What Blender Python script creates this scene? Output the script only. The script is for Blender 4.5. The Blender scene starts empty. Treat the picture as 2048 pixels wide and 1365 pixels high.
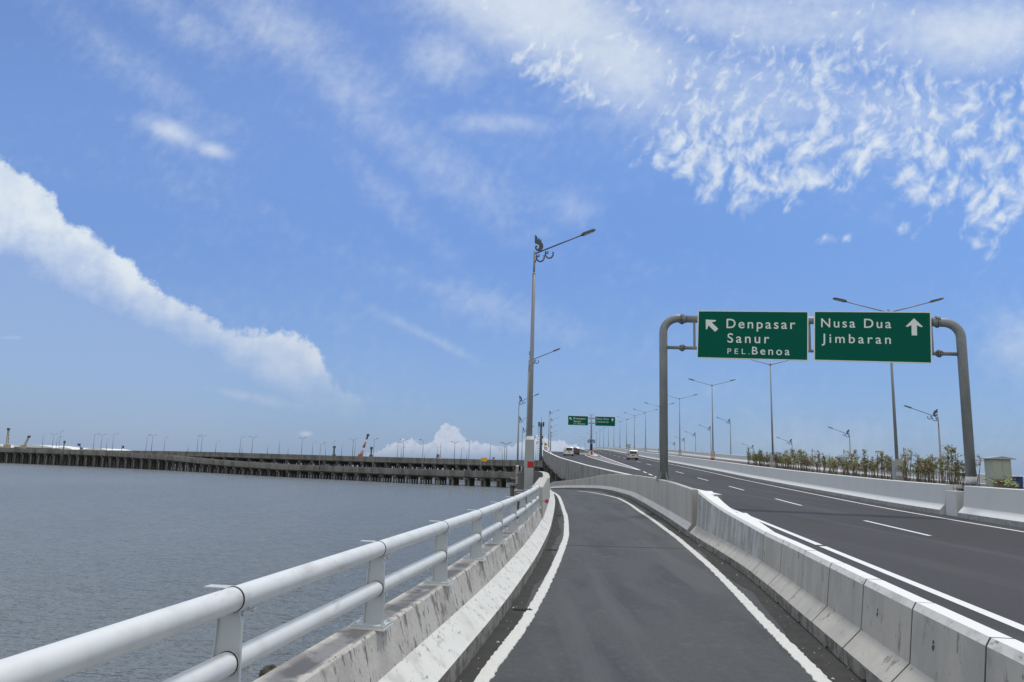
import bpy, bmesh, math, random
import numpy as np
from mathutils import Vector, Matrix

S = bpy.context.scene
COL = S.collection
rnd = random.Random(7)
R = math.radians

# ------------------------------------------------------------------ camera
# world origin = the eye inside the vehicle; X right, Y ahead, Z up (metres)
F = 1451.0
PITCH = math.atan(240.5 / F)
ROLL = 0.030
CAM_M = Matrix.Rotation(math.pi / 2 + PITCH, 3, 'X') @ Matrix.Rotation(ROLL, 3, 'Z')
cd = bpy.data.cameras.new('camera')
cam = bpy.data.objects.new('camera', cd)
COL.objects.link(cam)
cam.matrix_world = CAM_M.to_4x4()
cd.sensor_width = 36.0
cd.lens = F / 2048 * 36.0
cd.clip_start = 0.05
cd.clip_end = 20000
S.camera = cam


def ray(px, py):
    return CAM_M @ Vector(((px - 1024) / F, (682.5 - py) / F, -1))


def at(px, py, Y):
    d = ray(px, py)
    return d * (Y / d.y)


# ------------------------------------------------------------------ sky, sun, exposure
SUN_EL = R(69)
SUN_AZ = R(34)       # from +Y (ahead) towards +X
S.view_settings.view_transform = 'Standard'
S.view_settings.look = 'None'
S.view_settings.exposure = 0.0
S.view_settings.gamma = 1.0

W = bpy.data.worlds.new("World")
S.world = W
W.use_nodes = True


class NT:
    def __init__(s, tree):
        s.t = tree
        s.n = tree.nodes
        s.l = tree.links

    def node(s, typ, **kw):
        n = s.n.new(typ)
        for k, v in kw.items():
            setattr(n, k, v)
        return n

    def put(s, sock, v):
        if v is None:
            return
        if isinstance(v, bpy.types.NodeSocket):
            s.l.new(v, sock)
        else:
            sock.default_value = v

    def m(s, op, a, b=None, c=None, clamp=False):
        n = s.node('ShaderNodeMath', operation=op, use_clamp=clamp)
        s.put(n.inputs[0], a)
        s.put(n.inputs[1], b)
        if c is not None:
            s.put(n.inputs[2], c)
        return n.outputs[0]

    def mr(s, v, a, b, c=0.0, d=1.0, smooth=True):
        n = s.node('ShaderNodeMapRange', interpolation_type='SMOOTHSTEP' if smooth else 'LINEAR')
        s.put(n.inputs[0], v)
        for i, x in enumerate((a, b, c, d)):
            s.put(n.inputs[i + 1], x)
        return n.outputs[0]

    def xyz(s, x, y, z=0.0):
        n = s.node('ShaderNodeCombineXYZ')
        s.put(n.inputs[0], x); s.put(n.inputs[1], y); s.put(n.inputs[2], z)
        return n.outputs[0]

    def noise(s, vec, scale, detail=4.0, rough=0.55, dist=0.0, lac=2.0):
        n = s.node('ShaderNodeTexNoise')
        if vec is not None:
            s.l.new(vec, n.inputs['Vector'])
        n.inputs['Scale'].default_value = scale
        n.inputs['Detail'].default_value = detail
        n.inputs['Roughness'].default_value = rough
        n.inputs['Lacunarity'].default_value = lac
        n.inputs['Distortion'].default_value = dist
        return n.outputs[0]

    def mapping(s, vec, scale=(1, 1, 1), rot=(0, 0, 0), loc=(0, 0, 0)):
        n = s.node('ShaderNodeMapping')
        s.l.new(vec, n.inputs[0])
        n.inputs['Location'].default_value = loc
        n.inputs['Rotation'].default_value = rot
        n.inputs['Scale'].default_value = scale
        return n.outputs[0]

    def mix(s, f, a, b, blend='MIX'):
        n = s.node('ShaderNodeMix', data_type='RGBA', blend_type=blend)
        s.put(n.inputs[0], f)
        for i, v in ((6, a), (7, b)):
            if isinstance(v, (tuple, list)) and len(v) == 3:
                v = (*v, 1)
            s.put(n.inputs[i], v)
        return n.outputs[2]

    def curve(s, x, pts):
        n = s.node('ShaderNodeFloatCurve')
        c = n.mapping.curves[0]
        while len(c.points) > 2:
            c.points.remove(c.points[0])
        for i, p in enumerate(pts):
            if i < 2:
                c.points[i].location = p
            else:
                c.points.new(*p)
        for p in c.points:
            p.handle_type = 'AUTO_CLAMPED'
        n.mapping.update()
        s.put(n.inputs['Value'], x)
        return n.outputs[0]


def uv(px, py):
    d = ray(px, py)
    return d.x / d.y, d.z / d.y


def build_world():
    T = NT(W.node_tree)
    T.n.clear()
    out = T.node('ShaderNodeOutputWorld')
    bg = T.node('ShaderNodeBackground')
    bg.inputs[1].default_value = 0.14
    T.l.new(bg.outputs[0], out.inputs[0])
    sky = T.node('ShaderNodeTexSky', sky_type='NISHITA')
    sky.sun_disc = False
    sky.sun_elevation = SUN_EL
    sky.sun_rotation = SUN_AZ
    sky.altitude = 0
    sky.air_density = 1.0
    sky.dust_density = 0.6
    sky.ozone_density = 3.0
    tc = T.node('ShaderNodeTexCoord').outputs['Generated']
    sp = T.node('ShaderNodeSeparateXYZ')
    T.l.new(tc, sp.inputs[0])
    X, Y, Z = sp.outputs
    ys = T.m('MAXIMUM', Y, 0.12)
    u = T.m('DIVIDE', X, ys)
    v = T.m('DIVIDE', Z, ys)
    P = T.xyz(u, v)
    front = T.mr(Y, 0.15, 0.3)
    # tint of the clear air: warmer grey blue low, deeper blue high
    tint = T.mix(T.mr(v, -0.02, 0.55), (0.36, 0.46, 0.70), (0.77, 0.85, 1.03))
    skyc = T.mix(1.0, sky.outputs[0], tint, 'MULTIPLY')
    n1 = T.noise(P, 5.0, 7, 0.6)
    n2 = T.noise(P, 16.0, 6, 0.6)
    n3 = T.noise(P, 60.0, 5, 0.6)

    def c0(n):
        return T.m('SUBTRACT', n, 0.5)

    def un(px):
        return (px + 300) / 2700.0
    # u of a pixel at mid height -> 0..1
    ulo, uhi = uv(-300, 600)[0], uv(2400, 600)[0]
    uu = T.m('DIVIDE', T.m('SUBTRACT', u, ulo), uhi - ulo)

    def ucoord(px, py):
        return (uv(px, py)[0] - ulo) / (uhi - ulo)

    def band(top, bot):
        a = T.curve(uu, [(ucoord(*p), uv(*p)[1]) for p in top])
        b = T.curve(uu, [(ucoord(*p), uv(*p)[1]) for p in bot])
        return a, b
    # A: long cumulus bank sloping down to the right
    top, bot = band([(-300, 120), (-100, 230), (0, 305), (60, 350), (108, 385), (125, 430), (200, 470), (300, 560), (400, 615), (480, 655), (560, 655), (610, 668), (655, 735), (690, 770), (725, 800), (770, 880), (2300, 1100)],
                    [(-300, 470), (0, 488), (110, 524), (250, 604), (400, 664), (520, 722), (620, 755), (690, 770), (725, 765), (770, 760), (2300, 900)])
    e = T.m('ADD', T.m('MULTIPLY', c0(n2), 0.050), T.m('MULTIPLY', c0(n3), 0.030))
    t = T.m('SUBTRACT', T.m('ADD', top, e), v)               # >0 under the top edge
    h = T.m('SUBTRACT', T.m('ADD', v, T.m('MULTIPLY', c0(n2), 0.07)), bot)
    a1 = T.m('MULTIPLY', T.mr(t, -0.002, 0.014), T.mr(h, -0.055, 0.055))
    a1 = T.m('MULTIPLY', a1, T.mr(n2, 0.25, 0.6, 0.80, 1.0))
    hz = T.m('MULTIPLY', T.mr(t, 0.0, 0.05), T.mr(v, -0.02, 0.30, 0.10, 0.16))  # thin veil under the bank
    hz = T.m('MULTIPLY', hz, T.mr(u, -0.2, -0.5))
    # B: cumulus on the horizon
    top, bot = band([(-300, 990), (740, 905), (780, 888), (800, 883), (830, 879), (850, 890), (864, 884), (872, 868), (878, 856), (888, 850), (900, 846), (912, 850), (920, 862), (928, 876), (944, 880), (975, 887), (1000, 891), (1040, 886), (1056, 874), (1080, 870), (1100, 876), (1130, 884), (1165, 892), (1200, 915), (2300, 1060)],
                    [(-300, 992), (740, 908), (830, 903), (900, 905), (1000, 905), (1100, 912), (1200, 918), (2300, 1062)])
    e = T.m('ADD', T.m('MULTIPLY', c0(T.noise(P, 95, 5, .65)), 0.024), T.m('MULTIPLY', c0(T.noise(P, 260, 4)), 0.008))
    t = T.m('SUBTRACT', T.m('ADD', top, e), v)
    h = T.m('SUBTRACT', v, bot)
    a2 = T.m('MULTIPLY', T.mr(t, 0.0, 0.003), T.mr(h, -0.012, 0.012))
    a2 = T.m('MULTIPLY', a2, T.mr(T.noise(P, 90, 4), 0.3, 0.55, 0.62, 1.0))

    def blob(px, py, rx, ry, ang=0, amp=1.0):
        cu, cv = uv(px, py)
        du = T.m('SUBTRACT', u, cu)
        dv = T.m('SUBTRACT', v, cv)
        ca, sa = math.cos(R(ang)), math.sin(R(ang))
        a = T.m('ADD', T.m('MULTIPLY', du, ca * F / rx), T.m('MULTIPLY', dv, sa * F / rx))
        b = T.m('ADD', T.m('MULTIPLY', du, -sa * F / ry), T.m('MULTIPLY', dv, ca * F / ry))
        q = T.m('ADD', T.m('MULTIPLY', a, a), T.m('MULTIPLY', b, b))
        return T.m('MULTIPLY', T.m('EXPONENT', T.m('MULTIPLY', q, -1.0)), amp)

    def total(bs):
        s = bs[0]
        for b in bs[1:]:
            s = T.m('MAXIMUM', s, b)
        return s
    # C: cirrocumulus puffs
    warp = T.node('ShaderNodeVectorMath', operation='ADD')
    T.l.new(P, warp.inputs[0])
    T.l.new(T.xyz(T.m('MULTIPLY', c0(T.noise(P, 9, 2)), 0.07), T.m('MULTIPLY', c0(n2), 0.03)), warp.inputs[1])
    WP = warp.outputs[0]
    rotP = T.mapping(WP, (1, 1, 1), (0, 0, R(-58)))
    strk = T.noise(T.mapping(rotP, (4.5, 13, 1), loc=(3.1, 1.7, 0)), 1.0, 3, 0.5)
    puff = T.noise(T.mapping(rotP, (31, 50, 1), loc=(1.3, 5.2, 0)), 1.0, 2, 0.5)
    tiny = T.noise(T.mapping(rotP, (55, 80, 1), loc=(7.3, 2.2, 0)), 1.0, 3, 0.5)
    fine = T.noise(rotP, 110, 3, 0.6)
    def amp(n, k):
        return T.m('MULTIPLY', c0(n), k)
    # lower rim of the rippled field as an uneven curve, dense just above it, thinning upward
    rim = T.curve(uu, [(ucoord(*p), uv(*p)[1]) for p in [(-300, -60), (900, -20), (1040, 120), (1120, 190), (1200, 260), (1290, 330), (1380, 380), (1440, 395), (1520, 380), (1600, 400), (1700, 350), (1780, 385), (1860, 440), (1950, 480), (2048, 480), (2400, 500)]])
    d = T.m('ADD', T.m('SUBTRACT', v, rim), T.m('ADD', amp(strk, .22), amp(n1, .10)))
    cov = T.m('MULTIPLY', T.mr(d, -0.035, 0.05), T.mr(d, 0.36, 0.10, 0.50, 1.0))
    cov = T.m('MAXIMUM', cov, total([blob(1650, 480, 40, 20, 20, .5), blob(1690, 475, 20, 14, 0, .5), blob(1275, 330, 22, 12, 10, .6), blob(1820, 460, 30, 25, 0, .6)]))
    f = T.m('ADD', T.m('ADD', amp(strk, 1.4), amp(puff, 3.0)), T.m('ADD', T.m('ADD', amp(tiny, 1.6), amp(fine, 0.4)), T.m('SUBTRACT', cov, 0.80)))
    a3 = T.m('MULTIPLY', T.m('MULTIPLY', T.mr(f, -0.58, 1.25), 0.92), T.mr(cov, 0.1, 0.5))
    # D: veils and small wisps
    vn = T.noise(T.mapping(WP, (3.0, 6.5, 1), (0, 0, R(25))), 1.0, 7, 0.62, 0.3)
    vcov = total([blob(1060, 10, 380, 120, -20, 1.15), blob(1230, 110, 200, 120, -40, 1.0), blob(1450, 200, 330, 110, 0, .62), blob(1800, 230, 300, 130, 0, .5), blob(1550, 30, 450, 90, 0, .8), blob(1950, 60, 300, 120, 10, .85), blob(1500, 180, 400, 90, 0, .5),
                  blob(560, 60, 360, 80, -35, .55), blob(700, 190, 200, 60, -40, .5), blob(250, 120, 300, 50, -35, .34), blob(870, 330, 300, 60, -35, .40), blob(950, 600, 330, 50, -20, .34), blob(1150, 420, 60, 40, 0, .42), blob(350, 30, 200, 60, -30, .4), blob(880, 110, 90, 70, -20, .55), blob(1000, 245, 130, 24, 0, .5),
                  blob(340, 262, 75, 26, -20, .80), blob(425, 300, 45, 18, -15, .8), blob(480, 790, 130, 14, -10, .4), blob(800, 420, 320, 40, -45, .30),
                  blob(870, 680, 140, 12, -25, .38), blob(1750, 900, 500, 130, 0, .30), blob(2040, 700, 90, 70, 0, .55), blob(612, 868, 14, 6, 0, .8), blob(20, 676, 60, 8, 0, .4)])
    g = T.m('ADD', T.m('ADD', amp(vn, 1.0), amp(n3, 0.35)), T.m('ADD', amp(puff, 0.35), T.m('SUBTRACT', vcov, 0.30)))
    a4 = T.m('MULTIPLY', T.mr(g, -0.32, 0.92), 0.80)
    hb = T.m('MULTIPLY', T.mr(v, 0.34, -0.02), 0.62)
    al = T.m('MAXIMUM', T.m('MAXIMUM', T.m('MULTIPLY', a1, 0.93), T.m('MULTIPLY', a2, 0.75)), T.m('MAXIMUM', a3, a4))
    al = T.m('MAXIMUM', al, hz)
    al = T.m('MULTIPLY', al, front)
    low = T.mr(v, 0.0, 0.30)
    cc = T.mix(low, (4.2, 4.55, 5.3), (5.5, 6.0, 6.4))
    cc = T.mix(T.mr(n2, 0.35, 0.65, 0.12, 0.0), cc, (3.3, 3.8, 4.8))
    skyc = T.mix(T.mr(u, -0.35, 0.35), skyc, T.mix(1.0, skyc, (.86, .93, .95, 1), 'MULTIPLY'))
    skyc = T.mix(hb, skyc, T.mix(T.mr(v, 0.0, 0.14), (2.2, 3.05, 4.5), (2.3, 3.4, 5.3)))
    col = T.mix(al, skyc, cc)
    # white veil added overhead and behind the viewpoint, unseen, for neutral fill light
    oc = T.m('MAXIMUM', T.m('SUBTRACT', 1.0, front), T.mr(Z, .60, .80))
    oc = T.m('MULTIPLY', oc, T.mr(T.noise(tc, 2.2, 5, .6), .30, .62, .55, .95))
    col = T.mix(oc, col, (6.6, 6.5, 6.2))
    # below the horizon: sea-coloured, not a bright dome
    col = T.mix(T.mr(Z, -0.03, 0.0), (.9, 1.2, 1.5), col)
    T.l.new(col, bg.inputs[0])


build_world()
sd = bpy.data.lights.new('sun', 'SUN')
sd.energy = 2.0
sd.angle = R(7.0)
sd.color = (1.0, 0.965, 0.90)
sun = bpy.data.objects.new('sun', sd)
COL.objects.link(sun)
sdir = Vector((math.sin(SUN_AZ) * math.cos(SUN_EL), math.cos(SUN_AZ) * math.cos(SUN_EL), math.sin(SUN_EL)))
sun.rotation_euler = sdir.to_track_quat('Z', 'Y').to_euler()
sun.location = sdir * 50


# ------------------------------------------------------------------ materials
MATS = {}


def mat(name, col, rough=0.8, layers=(), bump=(), metal=0.0, spec=0.5, coat=0.0):
    """layers: (scale, (sx,sy,sz), lo, hi, colour, strength, detail) noise masks painted over the base, bump: (scale, strength, dist)"""
    if name in MATS:
        return MATS[name]
    m = bpy.data.materials.new(name)
    m.use_nodes = True
    T = NT(m.node_tree)
    b = T.n['Principled BSDF']
    tc = T.node('ShaderNodeTexCoord').outputs['Object']
    c = (*col, 1)
    for (sc, st, lo, hi, lc, k, det) in layers:
        v = T.mapping(tc, st)
        f = T.m('MULTIPLY', T.mr(T.noise(v, sc, det, 0.6), lo, hi), k)
        c = T.mix(f, c, lc)
    T.put(b.inputs['Base Color'], c)
    b.inputs['Roughness'].default_value = rough
    b.inputs['Metallic'].default_value = metal
    b.inputs['Specular IOR Level'].default_value = spec
    b.inputs['Coat Weight'].default_value = coat
    last = None
    for (sc, st, k, dist) in bump:
        bn = T.node('ShaderNodeBump')
        bn.inputs['Strength'].default_value = k
        bn.inputs['Distance'].default_value = dist
        T.l.new(T.noise(T.mapping(tc, st), sc, 4, 0.6), bn.inputs['Height'])
        if last:
            T.l.new(last, bn.inputs['Normal'])
        last = bn.outputs[0]
    if last:
        T.l.new(last, b.inputs['Normal'])
    MATS[name] = m
    return m


I3 = (1, 1, 1)
V3 = (1, 1, .22)
M_asph_r = mat('asphalt_ramp', (.039, .043, .045), .76,
               [(90, I3, .40, .66, (.10, .105, .105), .75, 3), (28, I3, .45, .62, (.034, .037, .04), .6, 5), (1.1, (1, .25, 1), .45, .65, (.030, .033, .038), .9, 6), (1.3, (1, .06, 1), .5, .64, (.072, .076, .079), .75, 5), (.45, (1, .5, 1), .54, .64, (.034, .037, .040), .5, 7), (9, I3, .5, .68, (.070, .074, .078), .6, 6), (3.2, (1, .8, 1), .60, .68, (.085, .088, .088), .5, 5), (260, I3, .68, .75, (.32, .32, .30), .7, 2)],
               [(140, I3, .55, .008), (16, I3, .2, .008)])
M_asph_m = mat('asphalt_main', (.035, .036, .041), .9,
               [(45, I3, .42, .65, (.062, .063, .068), .6, 4), (.22, (1, .28, 1), .42, .72, (.033, .033, .037), .85, 5), (.7, (1.5, .07, 1), .5, .66, (.058, .058, .064), .75, 5), (.16, (1, .45, 1), .50, .58, (.030, .030, .034), .75, 7)],
               [(110, I3, .5, .008)])
M_gutter = mat('asphalt_gutter_shade', (.040, .040, .038), .95, [(5, I3, .4, .65, (.026, .026, .024), .8, 5), (70, I3, .68, .76, (.2, .19, .17), .5, 3)], [(90, I3, .6, .01)])
M_line = mat('road_paint', (.62, .625, .60), .55, [(14, I3, .56, .72, (.28, .28, .27), .55, 5), (3, I3, .5, .8, (.52, .52, .50), .7, 4)], [(22, (1, 1.6, 1), .5, .01)])
M_line2 = mat('road_paint_smooth', (.72, .73, .73), .6, [(9, I3, .58, .8, (.42, .42, .43), .5, 5)])
M_conc = mat('concrete_precast', (.46, .45, .42), .88,
             [(2.2, V3, .4, .7, (.35, .345, .325), .75, 6), (7, V3, .55, .75, (.52, .51, .48), .6, 4), (5.5, (1, 1, .4), .60, .66, (.19, .185, .17), .85, 6), (22, (1, 1, .5), .66, .70, (.15, .145, .13), .8, 4), (1.3, (1, 1, .7), .5, .62, (.37, .365, .35), .7, 6), (.8, I3, .45, .7, (.38, .38, .36), .6, 3), (120, I3, .62, .72, (.25, .245, .23), .5, 2)],
             [(30, I3, .25, .01), (150, I3, .2, .004)])
M_conc_wall = mat('concrete_wall', (.45, .445, .42), .88,
                  [(1.5, (1, 1, .12), .42, .68, (.35, .35, .335), .8, 6), (6, (1, 1, .1), .56, .74, (.51, .505, .48), .5, 4), (3.2, (1, 1, .3), .68, .76, (.15, .15, .145), .6, 5)],
                  [(25, I3, .2, .01)])
M_conc_dark = mat('concrete_aged', (.27, .27, .255), .9,
                  [(.8, (1, 1, .06), .45, .65, (.16, .163, .155), .85, 6), (2.6, (1, 1, .05), .5, .72, (.29, .29, .28), .6, 5), (.3, I3, .45, .7, (.15, .15, .145), .6, 4)],
                  [(20, I3, .2, .02)])
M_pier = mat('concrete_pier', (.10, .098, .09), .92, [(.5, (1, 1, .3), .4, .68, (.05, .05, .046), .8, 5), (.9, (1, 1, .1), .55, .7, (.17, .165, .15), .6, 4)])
M_deck = mat('concrete_deck_far', (.21, .21, .20), .9, [(.3, (1, 1, .2), .4, .65, (.10, .098, .09), .8, 5)])
M_kerb = mat('worn_white_paint', (.66, .67, .65), .8,
             [(3.5, (1, 1, 1), .50, .66, (.46, .455, .43), .75, 6), (16, (1.0, .5, 1), .59, .67, (.27, .265, .25), .85, 6), (5, (1.4, .6, 1), .60, .68, (.40, .395, .38), .7, 6), (1.2, I3, .48, .75, (.55, .55, .53), .6, 4)],
             [(40, I3, .3, .01)])
M_para = mat('weathered_parapet', (.50, .49, .465), .85,
             [(2.0, (1, 1, .6), .42, .66, (.37, .355, .335), .8, 6), (5, (1, 1, .45), .53, .62, (.16, .15, .135), .85, 7), (4, I3, .55, .75, (.52, .51, .48), .7, 5), (16, (1.2, 1.2, .30), .57, .63, (.12, .115, .10), .9, 6)],
             [(28, I3, .45, .015), (6, I3, .2, .02)])
M_paratop = mat('weathered_parapet_top', (.46, .445, .42), .88,
                [(1.5, I3, .44, .56, (.22, .215, .21), .9, 7), (7, (1, .6, 1), .55, .66, (.56, .54, .50), .8, 6), (14, I3, .64, .72, (.14, .13, .125), .8, 5)],
                [(35, I3, .5, .012)])
M_toe = mat('dirty_toe', (.27, .265, .245), .92, [(5, (1, 1, 1), .42, .62, (.11, .105, .09), .9, 6), (16, I3, .5, .7, (.36, .35, .33), .5, 4)], [(40, I3, .4, .012)])
M_white = mat('white_wall_paint', (.72, .735, .735), .7, [(2.4, I3, .55, .8, (.62, .64, .64), .6, 5), (20, I3, .68, .75, (.45, .45, .43), .6, 4)], [(30, I3, .12, .008)])
M_wallgrey = mat('painted_median', (.58, .605, .61), .75, [(.9, (1, 1, .3), .45, .75, (.52, .55, .555), .6, 4), (5, (1, 1, .4), .72, .78, (.26, .26, .25), .5, 4)], [(30, I3, .1, .008)])
M_wallgrey_dirty = mat('scuffed_white_wash', (.34, .35, .34), .85, [(3, (1, 1, .25), .44, .60, (.52, .54, .56), .85, 6), (9, (1, 1, .5), .60, .68, (.09, .09, .085), .85, 6), (1.2, I3, .5, .7, (.26, .28, .26), .7, 4)], [(30, I3, .3, .01)])
M_rail = mat('rail_white_paint', (.64, .67, .685), .5, [(4, I3, .45, .7, (.52, .55, .56), .6, 5), (9, (1, .25, 1), .60, .70, (.47, .47, .45), .6, 5), (50, I3, .70, .76, (.33, .30, .26), .5, 3)], spec=.5)
M_railpost = mat('post_white_paint', (.47, .515, .54), .5, [(5, I3, .55, .8, (.42, .46, .48), .6, 5)])
M_black = mat('flat_black', (.012, .012, .012), .6)
M_bolt = mat('zinc_bolt', (.62, .64, .64), .4, metal=.3)
M_galv = mat('galvanised_steel', (.26, .285, .30), .55, [(2.4, (1, 1, .4), .4, .7, (.19, .21, .225), .8, 4), (12, I3, .5, .7, (.33, .35, .36), .5, 4), (30, I3, .68, .75, (.16, .15, .13), .5, 3)], metal=.35)
M_pole = mat('grey_pole_paint', (.27, .29, .31), .5, [(1.5, (1, 1, .2), .45, .7, (.21, .225, .24), .6, 4)], metal=.2)
M_poledark = mat('dark_lamp_metal', (.07, .085, .095), .5, metal=.2)
M_lens = mat('lamp_lens', (.45, .47, .45), .2)
M_plinth = mat('plinth_paint', (.34, .37, .38), .7, [(3, (1, 1, .3), .5, .75, (.28, .31, .32), .6, 4)])
M_red = mat('red_reflective', (.42, .008, .012), .5)
M_rwhite = mat('white_reflective', (.62, .64, .64), .5)
M_green = mat('sign_green', (.0005, .105, .070), .5, [(1.5, I3, .5, .8, (.0005, .112, .076), .6, 3)], spec=.08)
M_signedge = mat('sign_white', (.74, .80, .78), .45)
M_letter = mat('sign_letter', (.74, .80, .78), .45)
M_signback = mat('sign_back', (.16, .17, .17), .5, metal=.5)
M_yellow = mat('sign_yellow', (.75, .40, .02), .5)
M_blue = mat('sign_blue', (.008, .035, .17), .5)
M_bluebin = mat('bin_blue', (.008, .04, .16), .45)
M_cab = mat('cabinet_paint', (.36, .41, .35), .5, [(3, (1, 1, .3), .5, .75, (.29, .33, .28), .6, 4)])
M_soil = mat('planter_soil', (.09, .065, .045), .95, [(9, I3, .4, .6, (.045, .035, .025), .8, 5)], [(20, I3, .6, .03)])
M_stem = mat('stem_bark', (.24, .21, .17), .9, [(20, I3, .45, .6, (.16, .13, .10), .8, 4)])
M_leaf = [mat('leaf_green', (.12, .23, .06), .55, [(6, I3, .4, .6, (.07, .11, .03), .8, 3)]),
          mat('leaf_light', (.36, .42, .13), .55, [(6, I3, .4, .6, (.16, .19, .05), .8, 3)]),
          mat('leaf_red', (.36, .12, .10), .6, [(6, I3, .4, .6, (.22, .14, .06), .8, 3)]),
          mat('leaf_dark', (.035, .06, .03), .6)]
M_rock = mat('wet_rock', (.05, .048, .032), .75, [(20, I3, .45, .65, (.10, .09, .05), .8, 4)], [(25, I3, .8, .05)])
M_carw = mat('car_paint_white', (.62, .63, .64), .3, coat=.5)
M_cars = mat('car_paint_silver', (.40, .42, .40), .3, metal=.3, coat=.5)
M_card = mat('car_paint_dark', (.03, .035, .045), .3, coat=.5)
M_glass = mat('car_glass', (.02, .025, .03), .08)
M_tyre = mat('tyre', (.02, .02, .02), .85)
M_tail = mat('tail_light', (.30, .01, .01), .25)
M_plate = mat('number_plate', (.05, .05, .05), .5)
M_roof = mat('warehouse_roof', (.72, .74, .73), .6)
M_ware = mat('warehouse_wall', (.35, .36, .34), .8)
M_crane = mat('crane_beige', (.42, .36, .26), .7)
M_cranered = mat('crane_red', (.42, .12, .08), .6)


def water_mat():
    m = bpy.data.materials.new('sea_water')
    m.use_nodes = True
    T = NT(m.node_tree)
    b = T.n['Principled BSDF']
    tc = T.node('ShaderNodeTexCoord').outputs['Object']
    c = T.mix(T.mr(T.noise(T.mapping(tc, (1, .4, 1)), .02, 4), .4, .65), (.175, .200, .212, 1), (.200, .226, .238, 1))
    T.put(b.inputs['Base Color'], c)
    b.inputs['Roughness'].default_value = .22
    b.inputs['IOR'].default_value = 1.33
    n = None
    for sc, st, k, d in ((.12, (1, 3.2, 1), .7, 1.6), (.7, (1, 2.8, 1), 1.0, .75), (2.6, (1, 2.4, 1), 1.0, .24)):
        bn = T.node('ShaderNodeBump')
        bn.inputs['Strength'].default_value = k
        bn.inputs['Distance'].default_value = d
        T.l.new(T.noise(T.mapping(tc, st, (0, 0, R(12))), sc, 3, .6), bn.inputs['Height'])
        if n:
            T.l.new(n, bn.inputs['Normal'])
        n = bn.outputs[0]
    T.l.new(n, b.inputs['Normal'])
    return m


# ------------------------------------------------------------------ mesh helpers
class MB:
    def __init__(s):
        s.v = []; s.f = []; s.mi = []; s.sm = []

    def add(s, vs, fs, mi=0, smooth=False):
        o = len(s.v)
        s.v += [tuple(v) for v in vs]
        for k, f in enumerate(fs):
            s.f.append([i + o for i in f])
            s.mi.append(mi[k] if isinstance(mi, list) else mi)
            s.sm.append(smooth)
        return s

    def box(s, x0, x1, y0, y1, z0, z1, mi=0, M=None):
        vs = [Vector(p) for p in ((x0, y0, z0), (x1, y0, z0), (x1, y1, z0), (x0, y1, z0), (x0, y0, z1), (x1, y0, z1), (x1, y1, z1), (x0, y1, z1))]
        if M is not None:
            vs = [M @ v for v in vs]
        return s.add(vs, [(3, 2, 1, 0), (4, 5, 6, 7), (0, 1, 5, 4), (1, 2, 6, 5), (2, 3, 7, 6), (3, 0, 4, 7)], mi)

    def tube(s, pts, rs, n=12, mi=0, caps=True, smooth=True, closed=False):
        pts = [Vector(p) for p in pts]
        if not isinstance(rs, (list, tuple)):
            rs = [rs] * len(pts)
        N = len(pts)
        rings = []
        up = None
        for i, p in enumerate(pts):
            if closed:
                d = (pts[(i + 1) % N] - pts[i - 1])
            else:
                d = (pts[min(i + 1, N - 1)] - pts[max(i - 1, 0)])
            d.normalize()
            if up is None:
                up = Vector((0, 0, 1)) if abs(d.z) < .9 else Vector((0, 1, 0))
            a = d.cross(up)
            if a.length < 1e-5:
                a = d.orthogonal()
            a.normalize()
            up = a.cross(d).normalized()
            rings.append([p + (a * math.cos(2 * math.pi * k / n) + up * math.sin(2 * math.pi * k / n)) * rs[i] for k in range(n)])
        vs = [v for r in rings for v in r]
        fs = []
        for i in range(N if closed else N - 1):
            j = (i + 1) % N
            for k in range(n):
                k2 = (k + 1) % n
                fs.append((i * n + k, i * n + k2, j * n + k2, j * n + k))
        s.add(vs, fs, mi, smooth)
        if caps and not closed:
            o = len(s.v) - len(vs)
            s.f.append([o + k for k in range(n)][::-1]); s.mi.append(mi); s.sm.append(False)
            s.f.append([o + (N - 1) * n + k for k in range(n)]); s.mi.append(mi); s.sm.append(False)
        return s

    def prism(s, poly, y0, y1, mi=0, M=None):
        """poly of (x,z) extruded along y"""
        n = len(poly)
        vs = [Vector((x, y0, z)) for x, z in poly] + [Vector((x, y1, z)) for x, z in poly]
        if M is not None:
            vs = [M @ v for v in vs]
        fs = [tuple(range(n)), tuple(range(2 * n - 1, n - 1, -1))] + [(i + n, (i + 1) % n + n, (i + 1) % n, i) for i in range(n)]
        return s.add(vs, fs, mi)

    def build(s, name, mats, parent=None, loc=None, bevel=0):
        me = bpy.data.meshes.new(name)
        me.from_pydata(s.v, [], s.f)
        if not isinstance(mats, (list, tuple)):
            mats = [mats]
        for m in mats:
            me.materials.append(m)
        me.polygons.foreach_set('material_index', s.mi)
        me.polygons.foreach_set('use_smooth', s.sm)
        me.validate()
        bm = bmesh.new(); bm.from_mesh(me)
        bmesh.ops.recalc_face_normals(bm, faces=bm.faces)
        bm.to_mesh(me); bm.free()
        me.update()
        o = bpy.data.objects.new(name, me)
        COL.objects.link(o)
        if parent is not None:
            o.parent = parent
        if loc is not None:
            o.location = loc
        if bevel:
            b = o.modifiers.new('bevel', 'BEVEL')
            b.width = bevel; b.segments = 2; b.limit_method = 'ANGLE'; b.angle_limit = R(35)
        return o


def tag(o, label=None, cat=None, group=None, kind=None):
    if label: o['label'] = label
    if cat: o['category'] = cat
    if group: o['group'] = group
    if kind: o['kind'] = kind
    return o


def empty(name, loc, rz=0.0):
    o = bpy.data.objects.new(name, None)
    COL.objects.link(o)
    o.location = loc
    o.rotation_euler = (0, 0, rz)
    o.empty_display_size = .3
    return o


KIDS = {}


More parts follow.
